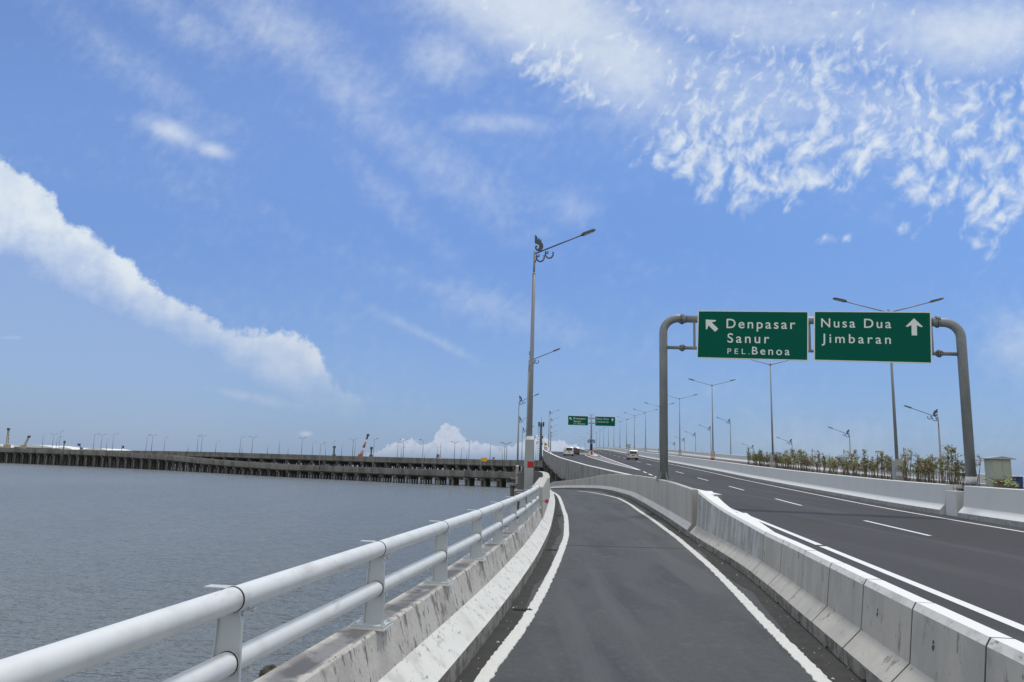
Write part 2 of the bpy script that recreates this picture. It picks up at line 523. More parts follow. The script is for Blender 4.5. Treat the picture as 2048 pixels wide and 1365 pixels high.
def copy_tree(o, parent=None):
    c = o.copy()
    COL.objects.link(c)
    if parent is not None:
        c.parent = parent
    for ch in [x for x in bpy.data.objects if x.parent == o and x is not c]:
        copy_tree(ch, c)
    return c


def smooth_path(pts, step=1.0, sig=1.5):
    """pts: rows (Y, X, ...) -> dense rows (X, Y, ...)"""
    a = np.array(pts, float)
    Y = np.arange(a[0, 0], a[-1, 0] + 1e-6, step)
    cols = [np.interp(Y, a[:, 0], a[:, k]) for k in range(1, a.shape[1])]
    if sig > 0:
        r = int(sig * 3 / step) + 1
        k = np.exp(-.5 * (np.arange(-r, r + 1) * step / sig) ** 2); k /= k.sum()
        out = []
        for c in cols:
            s0 = c[1] - c[0]; s1 = c[-1] - c[-2]
            p = np.concatenate([c[0] + s0 * np.arange(-r, 0), c, c[-1] + s1 * np.arange(1, r + 1)])
            out.append(np.convolve(p, k, 'valid'))
        cols = out
    return [tuple([cols[0][i], Y[i]] + [c[i] for c in cols[1:]]) for i in range(len(Y))]


def sweep(mb, path, prof, mis, close=True, caps=True):
    """path rows (x,y,z,...), prof(i,row)->list of (offset to the right, height)"""
    N = len(path)
    n = None
    vs = []
    for i, r in enumerate(path):
        a = path[max(i - 1, 0)]; b = path[min(i + 1, N - 1)]
        d = Vector((b[0] - a[0], b[1] - a[1], 0)).normalized()
        rt = Vector((d.y, -d.x, 0))
        pr = prof(i, r) if callable(prof) else prof
        n = len(pr)
        for o, h in pr:
            vs.append(Vector((r[0], r[1], r[2])) + rt * o + Vector((0, 0, h)))
    fs, mi = [], []
    m = n if close else n - 1
    for i in range(N - 1):
        for k in range(m):
            k2 = (k + 1) % n
            fs.append((i * n + k, i * n + k2, (i + 1) * n + k2, (i + 1) * n + k))
            mi.append(mis[k] if isinstance(mis, (list, tuple)) else mis)
    if caps and close:
        fs.append(tuple(range(n))); mi.append(0)
        fs.append(tuple((N - 1) * n + k for k in range(n))[::-1]); mi.append(0)
    mb.add(vs, fs, mi)
    return mb


def jitter_line(path, w, step=.07, j=.013, h=.010, seed=1):
    """thermoplastic line with ragged edges along a polyline"""
    rr = random.Random(seed)
    P = [Vector(p[:3]) for p in path]
    mb = MB(); vs = []; fs = []
    acc = []
    for a, b in zip(P, P[1:]):
        L = (b - a).length
        k = max(1, int(L / step))
        for i in range(k):
            acc.append(a.lerp(b, i / k))
    acc.append(P[-1])
    N = len(acc)
    for i, p in enumerate(acc):
        a = acc[max(i - 1, 0)]; b = acc[min(i + 1, N - 1)]
        d = (b - a); d.z = 0; d.normalize()
        rt = Vector((d.y, -d.x, 0))
        l = -w / 2 + rr.uniform(-j, j); r = w / 2 + rr.uniform(-j, j)
        hh = h + rr.uniform(-.45, .3) * h
        vs += [p + rt * (l - .004), p + rt * l + Vector((0, 0, hh)), p + rt * r + Vector((0, 0, hh)), p + rt * (r + .004)]
    for i in range(N - 1):
        for k in range(3):
            fs.append((i * 4 + k, i * 4 + k + 1, i * 4 + k + 5, i * 4 + k + 4))
    mb.add(vs, fs, 0)
    return mb


# ------------------------------------------------------------------ alignments
WATER_Z = -9.0
# main road: Y, X of the lane dashes, z
MAIN = [(-25, 3.95, -1.55), (0, 7.80, -1.55), (10, 9.36, -1.55), (19.3, 10.80, -1.55), (24.4, 11.59, -1.55), (32.4, 12.75, -1.52), (37.4, 13.45, -1.45), (45.2, 14.4, -1.31), (50.2, 15.0, -1.23),
        (57.9, 15.7, -1.03), (62.9, 16.2, -.93), (73.4, 17.1, -.6), (86.4, 18.1, -.24), (99.4, 19.0, .13), (112.4, 19.9, .50), (125.4, 20.85, .88), (138.4, 21.8, 1.24), (151, 22.7, 1.62), (164, 23.7, 2.02),
        (177, 24.5, 2.42), (190, 25.3, 2.82), (203, 26.2, 3.22), (216, 27.0, 3.6), (238, 28.8, 4.25), (263, 30.4, 4.9), (288, 31.7, 5.5), (313, 33, 5.95), (338, 34.2, 6.2), (363, 35.2, 6.3), (400, 35.2, 6.1), (450, 33, 5.2), (520, 26, 3.5)]
mp = smooth_path(MAIN, 1.0, 3.0)
_my = np.array([r[1] for r in mp]); _mx = np.array([r[0] for r in mp]); _mz = np.array([r[2] for r in mp])


def MX(y): return float(np.interp(y, _my, _mx))
def MZ(y): return float(np.interp(y, _my, _mz))


# left edge barrier of the main road (top centre line)
BAR = [(20.9, 5.98), (25, 6.35), (31, 6.82), (35, 7.0), (44, 7.1), (52, 7.02), (62, 6.75), (78, 6.4), (90, 6.28), (118, 6.75), (145, 7.3), (165, 7.9), (190, 9.0), (240, 12.2), (300, 17)]
# ramp road z
RZ = [(-25, -2.1), (20, -2.1), (32, -1.95), (39, -1.76), (46, -1.75), (52, -1.86), (58, -2.05), (64, -2.28), (70, -2.55), (85, -3.3), (100, -4.2)]


def rz(y): return float(np.interp(y, [a for a, b in RZ], [b for a, b in RZ]))


LTOE = [(-25, -5.6), (0, -1.58), (4, -.98), (8.16, -.33), (10.36, .01), (15.47, .65), (21.93, 1.30), (27.8, 1.76), (33.6, 2.18), (37.6, 2.37), (41.7, 2.50), (44.7, 2.52), (48, 2.35), (52, 2.0), (56, 1.7), (60, 1.5), (68, 1.5), (85, 2.0), (100, 2.6)]
RTOE = [(-25, -1.4), (0, 2.45), (5.85, 3.36), (8.61, 3.80), (14.46, 4.73), (18.0, 5.08), (22.03, 5.40), (27.6, 5.90), (33.1, 6.30), (39.4, 6.48), (46.7, 6.42), (52.4, 6.30), (58.9, 5.65), (64.5, 4.9), (70, 4.2), (78, 4.3), (100, 5.6)]
lt = smooth_path(LTOE, .5, 1.2)
rt_ = smooth_path(RTOE, .5, 1.0)


def LX(y): return float(np.interp(y, [r[1] for r in lt], [r[0] for r in lt]))
def RX(y): return float(np.interp(y, [r[1] for r in rt_], [r[0] for r in rt_]))


# ------------------------------------------------------------------ setting: water, roads
wb = MB()
wb.add([(-5000, -300, WATER_Z), (5000, -300, WATER_Z), (5000, 9000, WATER_Z), (-5000, 9000, WATER_Z)], [(0, 1, 2, 3)])
tag(wb.build('sea_water', water_mat()), kind='structure')


def strip(mb, ys, fl, fr, fz, mi=0, nx=1):
    vs, fs = [], []
    for y in ys:
        a, b, z = fl(y), fr(y), fz(y)
        for k in range(nx + 1):
            vs.append((a + (b - a) * k / nx, y, z))
    n = nx + 1
    for i in range(len(ys) - 1):
        for k in range(nx):
            fs.append((i * n + k, i * n + k + 1, (i + 1) * n + k + 1, (i + 1) * n + k))
    mb.add(vs, fs, mi)


ysr = list(np.arange(-20, 100.1, 1.0))
mb = MB()
strip(mb, ysr, lambda y: LX(y) - .1, lambda y: RX(y) + .1, rz)
ramp = tag(mb.build('ramp_road', M_asph_r), kind='structure')
# gutters a few mm above: walls' shade put into the colour, with grit
mb = MB()
gw = lambda y: .30 + .08 * math.sin(y * .9) + .04 * math.sin(y * 2.3)
strip(mb, [y for y in ysr if y <= 50], lambda y: LX(y) - .05, lambda y: LX(y) + gw(y) * .8, lambda y: rz(y) + .004)
strip(mb, [y for y in ysr if y <= 48], lambda y: RX(y) - gw(y) * 1.1, lambda y: RX(y) + .05, lambda y: rz(y) + .004)
mb.build('gutter_shade_strip', M_gutter, ramp)
mb = MB()
mb.add(*(lambda p: (p, [(i, i + 1) + (0,) for i in []]))([]))
# underside slab of ramp
def slab(name, ys, fl, fr, fz, th, mats, parent=None):
    b = MB()
    vs, fs = [], []
    for y in ys:
        a, c, z = fl(y), fr(y), fz(y)
        vs += [(a, y, z), (c, y, z), (c, y, z - th), (a, y, z - th)]
    for i in range(len(ys) - 1):
        for k in range(4):
            k2 = (k + 1) % 4
            fs.append((i * 4 + k, i * 4 + k2, (i + 1) * 4 + k2, (i + 1) * 4 + k))
    fs.append((0, 1, 2, 3)); e = (len(ys) - 1) * 4; fs.append((e, e + 1, e + 2, e + 3))
    b.add(vs, fs)
    return b.build(name, mats, parent)


slab('deck_slab', list(np.arange(-20, 100.1, 2.0)), lambda y: LX(y) - .45, lambda y: RX(y) + .3, lambda y: rz(y) - .02, .7, M_conc_dark, ramp)

for y_ in (-8, 6, 20, 34, 48, 62, 78, 94):
    mb = MB()
    w0, w1 = LX(y_) - .3, RX(y_) + .2
    zt_ = rz(y_) - .72
    mb.box(w0, w1, y_ - .5, y_ + .5, zt_ - .9, zt_)
    for x_ in (w0 + .7, w1 - .7):
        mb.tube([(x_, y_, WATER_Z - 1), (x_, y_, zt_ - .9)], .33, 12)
    mb.build('pier_column', M_pier, ramp)

LL = [(-3, -1.86), (3, -.92), (7.4, -.21), (10.33, .34), (15.47, 1.03), (21.53, 1.74), (27.8, 2.22), (33.6, 2.50), (38.7, 2.70), (42.7, 2.75), (45.7, 2.66), (48, 2.5)]
RL = [(-3, 1.53), (3, 2.50), (7.76, 3.25), (10.37, 3.59), (12.9, 3.97), (16.18, 4.41), (21.22, 4.97), (25.25, 5.26), (28.1, 5.48), (35.7, 5.88), (39.7, 5.84), (43.2, 5.55), (45.7, 5.1), (48, 4.6)]
for pts, sd_ in ((LL, 3), (RL, 4)):
    p = smooth_path(pts, .5, 1.0)
    p = [(a, b, rz(b) + .004) for a, b in p]
    jitter_line(p, .15, seed=sd_).build('edge_line', M_line, ramp)
# thin transverse joints across the ramp and small drains in the gutter
for y in (19.4, 41.0):
    mb = MB()
    mb.box(LX(y) + .02, RX(y) - .02, y - .02, y + .02, rz(y), rz(y) + .005)
    mb.build('expansion_joint', mat('joint_tar', (.035, .035, .035), .8), ramp)
for y in (10.9, 18.2, 28.5):
    mb = MB()
    x = LX(y) + .06
    mb.box(x, x + .28, y - .06, y + .05, rz(y) + .003, rz(y) + .012)
    for k in range(5):
        mb.box(x + .02 + k * .052, x + .045 + k * .052, y - .06, y + .05, rz(y) + .013, rz(y) + .02)
    mb.build('drain_grate', mat('drain_iron', (.012, .011, .010), .8), ramp)
# gravel and litter along the kerbs
mb = MB()
for k in range(200):
    y = 4.5 + rnd.random() ** 1.6 * 26
    if rnd.random() < .7:
        x = RX(y) - abs(rnd.gauss(0, .22)) - .01
    else:
        x = LX(y) + abs(rnd.gauss(0, .15)) + .01
    s = rnd.uniform(.004, .012) if rnd.random() < .93 else rnd.uniform(.02, .035)
    z = rz(y) + .006
    a = rnd.random() * 3
    c, d = math.cos(a) * s, math.sin(a) * s
    mb.add([(x + c, y + d, z), (x - d, y + c, z), (x - c, y - d * .7, z), (x + d, y - c, z), (x, y, z + s * .6)], [(0, 1, 4), (1, 2, 4), (2, 3, 4), (3, 0, 4)], rnd.choice((0, 0, 1)))
tag(mb.build('gravel_litter', [mat('chip_pale', (.5, .48, .43), .9), mat('chip_dark', (.12, .11, .09), .9)]), 'loose gravel chips and grit gathered along the ramp kerbs', 'gravel', kind='stuff')

# main road
ysm = list(np.arange(-20, 500.1, 2.0))
bx = smooth_path(BAR, 1.0, 2.0)
def BX(y): return float(np.interp(y, [r[1] for r in bx], [r[0] for r in bx]))
def main_left(y):
    if y < 21.2: return RX(y) + .42
    if y <= 155: return BX(y)
    return BX(155) + (MX(y) - 5.2 - BX(155)) * min(1, (y - 155) / 6.0)
mb = MB()
strip(mb, ysm, main_left, lambda y: MX(y) + 22.0, MZ, nx=4)
main = tag(mb.build('main_road', M_asph_m), kind='structure')
slab('deck_slab', ysm, lambda y: main_left(y) + (.05 if y < 21 else 0), lambda y: MX(y) + 22.0, lambda y: MZ(y) - .02, 1.3, M_conc_dark, main)
# exit road continuing past the gore
GORE = [(60, 12.4), (99, 13.9), (130, 14.9), (150, 15.9), (165, 17.0), (190, 18.9), (240, 20.8), (300, 24)]
EZ = [(150, 1.6), (165, 2.03), (190, 2.65), (215, 3.2), (240, 3.55), (270, 3.5), (300, 3.1)]
def GX(y): return float(np.interp(y, [a for a, b in GORE], [b for a, b in GORE]))
def ez(y): return float(np.interp(y, [a for a, b in EZ], [b for a, b in EZ])) if y > 150 else MZ(y)
mb = MB()
strip(mb, list(np.arange(154, 300.1, 2.0)), BX, GX, lambda y: ez(y) + .006)
exr = tag(mb.build('exit_road', M_asph_m), kind='structure')
slab('deck_slab', list(np.arange(156, 300.1, 4.0)), BX, GX, lambda y: ez(y) - .02, 1.3, M_conc_dark, exr)


def mline(ys, fx, w, parent=main, name='edge_line', z=.005, fz=MZ):
    mb = MB()
    strip(mb, ys, lambda y: fx(y) - w / 2, lambda y: fx(y) + w / 2, lambda y: fz(y) + z)
    return mb.build(name, M_line2, parent)


mline(list(np.arange(-20, 15.51, .5)), lambda y: MX(y) - 3.65, .16)
mline(list(np.arange(15.75, 56.01, .65)), lambda y: MX(y) - 3.65, .16)
mline(list(np.arange(-20, 420.01, 2)), lambda y: MX(y) + 3.6, .15)
for y0 in (60, 65, 70):
    mline([y0, y0 + 1.5, y0 + 3], lambda y: MX(y) - 3.65, .2, name='lane_dash')
mline(list(np.arange(76, 330.01, 2)), lambda y: MX(y) - 3.65, .22)
mline(list(np.arange(76, 160.01, 2)), lambda y: GX(y) + (MX(76) - 3.65 - GX(76)) * max(0, 1 - (y - 76) / 25), .25)
mline(list(np.arange(36, 230.01, 2)), lambda y: BX(y) + .95 + .8 * min(1, max(0, y - 60) / 100), .15, z=.010, fz=ez)
for k in range(-2, 20):
    y0 = 18.9 + 13 * k
    mline([y0, y0 + 2.5, y0 + 5], lambda y: MX(y), .13, name='lane_dash')
# opposite carriageway dashes
for k in range(-1, 16):
    y0 = 22 + 13 * k
    mline([y0, y0 + 5], lambda y: MX(y) + 14.5, .13, name='lane_dash')
# gore hatching
mb = MB()
y = 82
while y < 146:
    a, b = GX(y) + .2 + (MX(76) - 3.65 - GX(76)) * max(0, 1 - (y - 76) / 25), MX(y) - 3.85
    mid = (a + b) / 2
    zz = MZ(y) + .006
    w = .95
    if b - a > .3:
        dy = (b - a) * .8
        mb.add([(a, y, zz), (mid, y - dy, MZ(y - dy) + .006), (mid, y - dy + w, MZ(y - dy + w) + .006), (a, y + w, MZ(y + w) + .006)], [(0, 1, 2, 3)])
        mb.add([(b, y, zz), (mid, y - dy, MZ(y - dy) + .006), (mid, y - dy + w, MZ(y - dy + w) + .006), (b, y + w, MZ(y + w) + .006)], [(3, 2, 1, 0)])
    y += 1.9
mb.build('gore_hatching', mat('hatch_paint', (.36, .36, .36), .7), main)

# ------------------------------------------------------------------ ramp parapet with railing (near left)
root = empty('ramp_parapet', (LX(0), 0, -2.1))
def wpart(mb, name, mats, parent, bevel=0):
    o = mb.build(name, mats, parent, bevel=bevel)
    o.matrix_parent_inverse = Matrix.Translation(-parent.location)
    return o
pl = [(x, y, rz(y)) for x, y in lt if -18 <= y <= 22]
prof_low = [(0, -.05), (0, .19), (-.03, .215), (-.25, .42), (-.335, .735), (-.355, .75), (-.61, .75), (-.63, .73), (-.63, -.75), (-.1, -.75)]
mb = sweep(MB(), pl, prof_low, [3, 1, 1, 0, 0, 2, 2, 0, 0, 0])
wpart(mb, 'kerb_wall', [M_para, M_kerb, M_paratop, M_toe], root)
tag(root, 'low weathered parapet with white sloping kerb carrying the pipe railing', 'parapet')

# tall solid wall beyond the railing, curving round
def wall_top_l(y): return float(np.interp(y, [22, 28, 33, 38, 44, 50, 54, 60, 68, 100], [1.34, 1.42, 1.27, 1.2, 1.18, 1.2, 1.2, 1.2, 1.1, 1.0]))
pl = [(x, y, rz(y)) for x, y in lt if 22 <= y <= 96]
def prof_tall(i, r):
    H = wall_top_l(r[1])
    k = min(1, max(0, (r[1] - 22) / 1.0))
    return [(0, -.05), (0, .19), (-.035, .215), (-.235, .42), (-.26, H - .02), (-.28, H), (-.58, H), (-.60, H - .02), (-.60, -.75), (-.1, -.75)]
mb = sweep(MB(), pl, prof_tall, [2, 1, 1, 0, 0, 0, 3, 3, 3, 3])  # outer face darker: shade and dirt of the concave side put into its colour
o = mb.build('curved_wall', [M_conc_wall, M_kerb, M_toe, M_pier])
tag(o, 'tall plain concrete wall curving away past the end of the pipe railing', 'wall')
# guard rail
rail = empty('guard_rail', (LX(5), 5, -1.35))
tag(rail, 'white twin pipe railing on short posts bolted to the low parapet', 'railing')
post_y = [-.25, 1.75, 3.85, 6.1, 8.25, 10.3, 12.4, 14.45, 16.5, 18.55, 20.3, 21.7]
def railpt(y, h, off=-.39):
    d = .4
    t = Vector((LX(y + d) - LX(y - d), 2 * d, 0)).normalized()
    rt = Vector((t.y, -t.x, 0))
    return Vector((LX(y), y, rz(y) + h)) + rt * off, t, rt
for h, rad, nm in ((1.36, .063, 'top_pipe'), (1.05, .058, 'lower_pipe')):
    mb = MB()
    mb.tube([railpt(y, h)[0] for y in np.arange(-6, 21.9, .35)], rad, 24)
    ob = wpart(mb, nm, M_rail, rail)
    for y in post_y:
        mb = MB()
        p, t, r = railpt(y - .03, h)
        mb.tube([p, p + t * .009], rad + .0035, 24)
        wpart(mb, 'joint_ring', M_black, ob)
        for q in (.06, .17):
            mb = MB()
            c, t, r = railpt(y + q, h - rad - .02)
            mb.tube([c - r * .035, c - r * .012, c - r * .012, c + r * .012, c + r * .012, c + r * .035], [.015, .015, .007, .007, .015, .015], 6)
            wpart(mb, 'clamp_bolt', M_bolt, ob)
for y in post_y:
    p, t, r = railpt(y, .75)
    M = Matrix.Translation(p) @ Matrix((( r.x, t.x, 0, 0), (r.y, t.y, 0, 0), (0, 0, 1, 0), (0, 0, 0, 1)))
    mb = MB()
    # I-shaped plate post, wider at the foot, with a flange behind
    mb.prism([(-.09, .03), (.066, .03), (.044, .50), (.01, .63), (-.07, .63), (-.08, .60)], -.006, .006, M=M)
    mb.prism([(.066, .03), (.074, .03), (.051, .50), (.043, .50)], -.008, .008, M=M)
    mb.prism([(-.098, .03), (-.090, .03), (-.070, .66), (-.078, .66)], -.02, .02, M=M)
    mb.box(-.16, -.02, -.035, .035, .662, .668, M=M)
    po = wpart(mb, 'railing_post', M_railpost, rail, )
    mb = MB()
    mb.box(-.17, .11, -.11, .11, .012, .030, M=M)
    mb.box(-.18, .115, -.12, .12, -.004, .012, mi=1, M=M)
    wpart(mb, 'base_plate', [M_railpost, M_kerb], po)
    for a in (-.145, .09):
        for b in (-.08, .08):
            mb = MB()
            c = M @ Vector((a, b, .030)); u_ = Vector((0, 0, 1))
            mb.tube([c, c + u_ * .016, c + u_ * .0162, c + u_ * .034], [.017, .017, .008, .008], 6, smooth=False)
            wpart(mb, 'anchor_bolt', M_bolt, po)

# ------------------------------------------------------------------ precast barrier blocks between ramp and main road
BP = [(0, 0), (0, .16), (.20, .37), (.25, .85), (.285, .915), (.445, .915), (.48, .85), (.53, .37), (.73, .16), (.73, 0)]
BM = [2, 0, 0, 3, 1, 1, 1, 1, 1, 0]
edges = [-2.8, -1.4, 0, 1.45, 2.87, 4.29, 5.71, 7.11, 8.51, 9.88, 11.27, 12.8, 14.31]
desc = {4: 'foremost one at the bottom edge', 5: 'second from the camera end of the row', 6: 'third from the camera end of the row', 7: 'fourth from the camera end of the row', 8: 'fifth from the camera end, middle of the row',
        9: 'third before the patched slope blocks', 10: 'second before the patched slope blocks', 11: 'beside the patched slope blocks'}
for k in range(len(edges) - 1):
    a, b = edges[k] + .014, edges[k + 1] - .014
    mb = MB()
    m0, m1 = a + (b - a) * .44, a + (b - a) * .56
    off, dz_, tl_ = rnd.uniform(-.003, .003), rnd.uniform(-.004, .002), 0.0
    for s0, s1, low in ((a, m0, 0), (m0, m1, .13), (m1, b, 0)):
        pr = [(o, max(h, low)) for o, h in BP]
        pth = [(RX(a) + (RX(b) - RX(a)) * (y - a) / (b - a) + off, y, -2.1 + dz_ + tl_ * (y - a)) for y in (s0, s1)]
        sweep(mb, pth, pr, BM)
    o = mb.build('concrete_barrier', [M_conc, M_white, M_toe, M_kerb])
    mb = MB()
    ins = [(.004, .0), (.004, .158), (.203, .367), (.254, .848), (.287, .911), (.442, .911), (.476, .848), (.526, .367), (.726, .158), (.726, .0)]
    sweep(mb, [(RX(y) + off, y, -2.1) for y in (b + .003, b + .025)], ins, 0)
    mb.build('joint_gap_shade', M_black, o)  # black strip standing in for the shade inside the open gap
    lab = 'grey precast barrier block, ' + desc.get(k, 'behind the frame edge, number %s' % ['one', 'two', 'three', 'four'][min(k, 3)])
    tag(o, lab, 'barrier', 'precast barrier blocks beside the ramp')
    if 4 <= k <= 7:      # lifting sockets on the ramp face
        mb = MB()
        y = a + (b - a) * .62
        c = Vector((RX(y) + .235, y, -2.1 + .62))
        mb.tube([c + Vector((-.006, 0, 0)), c + Vector((.03, 0, 0))], .028, 12)
        mb.tube([c + Vector((-.004, .01, .05)), c + Vector((.02, .0, .05))], .016, 8)
        mb.build('lifting_socket', mat('socket', (.10, .095, .085), .9), o)
# two cast blocks that step up to the tall wall
for (a, b, ha, hb, m, lab) in ((14.325, 17.8, .915, 1.05, M_wallgrey_dirty, 'whitewashed scuffed barrier block with sloping top next to the precast row'),
                               (17.815, 22.0, 1.05, 1.38, M_wallgrey_dirty, 'patched taller barrier block meeting the tall ramp wall at a dark joint')):
    mb = MB()
    ys = np.linspace(a, b, 9)
    pth = [(RX(y), y, rz(y)) for y in ys]
    def pr(i, r, a=a, b=b, ha=ha, hb=hb):
        t = (r[1] - a) / (b - a)
        H = ha + (hb - ha) * (t ** 1.2)
        wd = .45 + .22 * t
        return [(0, 0), (0, .16), (.20, .37), (.25, H - .06), (.285, H), (wd, H), (wd + .035, H - .06), (.70, .37), (.75, .16), (.75, 0)]
    sweep(mb, pth, pr, [2, 3, 0, 1, 1, 1, 1, 1, 1, 0])
    o = mb.build('concrete_barrier', [m, M_white, M_toe, M_conc], bevel=.008)
    tag(o, lab, 'barrier', 'cast transition blocks')
# tall ramp wall
def wall_top_r(y): return float(np.interp(y, [21.4, 27, 32.5, 39, 46, 52, 58, 64, 70, 100], [1.38, 1.42, 1.40, 1.24, 1.16, 1.07, .88, .78, .78, .8]))
pth = [(x, y, rz(y)) for x, y in rt_ if 22.02 <= y <= 98]
def prr(i, r):
    H = wall_top_r(r[1])
    return [(0, -.05), (0, .18), (.15, .37), (.17, H - .02), (.185, H), (.325, H), (.34, H - .02), (.34, -.75), (.1, -.75)]
mb = sweep(MB(), pth, prr, [2, 1, 0, 0, 0, 0, 0, 0, 0])
o = mb.build('ramp_wall', [M_conc_wall, M_kerb, M_toe])
tag(o, 'tall grey concrete wall with pale sloping foot bounding the far end of the ramp', 'wall')
# two small round dots modelled as discs, brackets added
for (px_, py_, D_, r_, lab, mt) in ((1391, 1012, 22.6, .075, 'round pale disc on the tall ramp wall', M_rwhite), (1093.5, 1003, 20.6, .058, 'round red disc at the end of the pipe railing', mat('pink_disc', (.45, .05, .09), .4))):
    q = at(px_, py_, D_)
    mb = MB()
    mb.tube([(q.x, D_, q.z), (q.x, D_ + .012, q.z)], r_, 24)
    rd = mb.build('dot_disc', mt)
    mb = MB()
    mb.tube([(q.x, D_ + .014, q.z), (q.x, D_ + .05, q.z), (q.x + (.12 if q.x > 3 else -.2), D_ + .06, q.z)], .012, 6)
    mb.build('bracket', M_pole, rd)
    tag(rd, lab, 'reflector')

# ------------------------------------------------------------------ main road edge barrier with fascia
pth = [(x, y, MZ(y) if y < 150 else max(ez(y), 0)) for x, y in bx]
bp = [(.26, -.02), (.24, .14), (.13, .30), (.09, .76), (.09, .80), (-.13, .80), (-.14, .76), (-.14, -1.1), (-.05, -1.6), (.26, -1.6)]
mb = sweep(MB(), pth, bp, [1, 1, 1, 1, 1, 1, 0, 0, 0, 0])
eb = mb.build('edge_barrier', [M_conc_dark, M_white])
tag(eb, 'long streaked edge wall of the raised road with thin white painted top', 'barrier')
# exit right wall
mb = MB()
pth = [(GX(y), y, ez(y)) for y in np.arange(160, 300.1, 4)]
sweep(mb, pth, [(-.15, -.3), (-.15, 1.0), (.15, 1.0), (.15, -.3)], [0, 1, 0, 0])
tag(mb.build('retaining_wall', [M_conc_dark, M_wallgrey]), 'grey wall along the exit road behind the cars, past the sign island', 'wall')
# gore island
mb = MB()
vs = []
top = [(GX(y) + .5, y) for y in (142, 146, 150, 155, 160)] + [(MX(y) - 4.6, y) for y in (160, 155, 150, 146, 142)]
top[0] = (MX(140) - 4.9 - .6, 140.5); top[-1] = (MX(140) - 4.6 - .2, 140.5)
n = len(top)
mb.add([(x, y, MZ(y) + .005) for x, y in top] + [(x, y, MZ(y) + .22) for x, y in top], [tuple(range(n)), tuple(range(n, 2 * n))] + [(i, (i + 1) % n, (i + 1) % n + n, i + n) for i in range(n)])
tag(mb.build('gore_island', M_wallgrey), 'raised pale kerb island at the nose between exit lane and main road', 'traffic island')

# piers below the raised road
mb = None
PIER = empty('bridge_pier', (0, 0, WATER_Z))
def make_pier(parent, w=5.0, h=6.0, nm=True):
    mb = MB(); mb.prism([(-w / 2, h - 1.0), (-w / 2 + .5, h - 1.4), (w / 2 - .5, h - 1.4), (w / 2, h - 1.0), (w / 2, h), (-w / 2, h)], -.6, .6)
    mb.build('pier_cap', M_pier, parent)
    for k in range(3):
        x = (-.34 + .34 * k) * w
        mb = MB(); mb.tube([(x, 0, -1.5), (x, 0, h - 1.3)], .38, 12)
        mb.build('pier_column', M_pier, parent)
make_pier(PIER, 7.0, 6.9)
tag(PIER, 'concrete pier on three columns under the raised road, nearest the ramp bend', 'pier', 'piers under the raised road')
pys = [70, 82, 94, 108, 124, 142, 162, 185]
words_n = ['second', 'third', 'fourth', 'fifth', 'sixth', 'seventh', 'eighth', 'ninth']
PIER.location = (BX(58) + 3.2, 58, WATER_Z)
PIER.scale = (1, 1, (MZ(58) - 1.35 - WATER_Z) / 6.9)
for i, y in enumerate(pys):
    c = copy_tree(PIER)
    c.location = (BX(y) + 3.2, y, WATER_Z)
    c.scale = (1, 1, (ez(y) - 1.35 - WATER_Z) / 6.9)
    c['label'] = 'concrete pier on three columns under the raised road, %s beyond the ramp bend' % words_n[i]

# ------------------------------------------------------------------ median: near wall, planter, opposite wall, outer parapet
def mrun(y0, y1, off, step=1.0):
    return [(MX(y) + off, y, MZ(y)) for y in np.arange(y0, y1 + .01, step)]
GY = 28.0     # gantry foot on the median
MT = 4.45     # toe offset
mprof = [(0, -.02), (0, .18), (.20, .40), (.27, 1.13), (.29, 1.15), (.52, 1.15), (.54, 1.13), (.54, -.02)]
mmi = [2, 1, 0, 1, 1, 1, 0, 0]
for y0, y1, lab in ((-20, 27.2, 'painted median wall with white sloping foot on the camera side of the gantry pillar'), (28.5, 345, 'painted median wall with white sloping foot running uphill behind the gantry pillar')):
    mb = sweep(MB(), mrun(y0, y1, MT), mprof, mmi)
    tag(mb.build('median_wall', [M_wallgrey, M_white, mat('median_toe', (.36, .38, .38), .85, [(6, I3, .45, .65, (.2, .2, .19), .7, 5)])]), lab, 'wall', 'median walls')
mb = MB()
gx = MX(27.9) + MT
ang = math.atan2(MX(29.1) - MX(26.7), 2.4)
Mg = Matrix.Translation((gx, 27.9, MZ(28))) @ Matrix.Rotation(-ang, 4, 'Z')
mb.prism([(.16, -.02), (.16, .93), (.86, .93), (.86, -.02)], -.45, .45, M=Mg)
mb.prism([(.55, -.02), (.55, 1.147), (.80, 1.147), (.80, -.02)], .45, .75, M=Mg)
mb.prism([(.55, -.02), (.55, 1.147), (.80, 1.147), (.80, -.02)], -.75, -.45, M=Mg)
tag(mb.build('gantry_pillar', M_wallgrey, bevel=.01), 'low painted concrete pillar in the median wall under the sign gantry post', 'pillar')
# planter soil
mb = MB()
strip(mb, list(np.arange(-10, 120.1, 2)), lambda y: MX(y) + MT + .54, lambda y: MX(y) + 8.1, lambda y: MZ(y) + 1.02)
tag(mb.build('planter_soil', M_soil), kind='structure')
mb = sweep(MB(), mrun(-10, 345, 8.1), [(0, -.02), (0, 1.15), (.25, 1.15), (.27, 1.13), (.34, .40), (.54, .18), (.54, -.02)], [0, 1, 1, 1, 1, 1, 0])
tag(mb.build('median_wall', [M_wallgrey, M_white]), 'second median wall with bright top behind the young plants', 'wall', 'median walls')
mb = sweep(MB(), mrun(10, 345, 21.4), [(0, -.02), (0, .18), (.25, .42), (.30, 1.13), (.32, 1.15), (.55, 1.15), (.55, -1.3), (0, -1.3)], [0, 1, 0, 1, 1, 0, 0, 0])
tag(mb.build('outer_parapet', [M_wallgrey, M_white]), 'outer parapet across the opposite carriageway with white sloping foot', 'parapet')
mb = sweep(MB(), [(x, y, z) for x, y, z in mrun(10, 130, 28.5)], [(0, -2.0), (0, -.6), (.3, -.6), (.3, -2.0)], [0, 1, 0, 0])
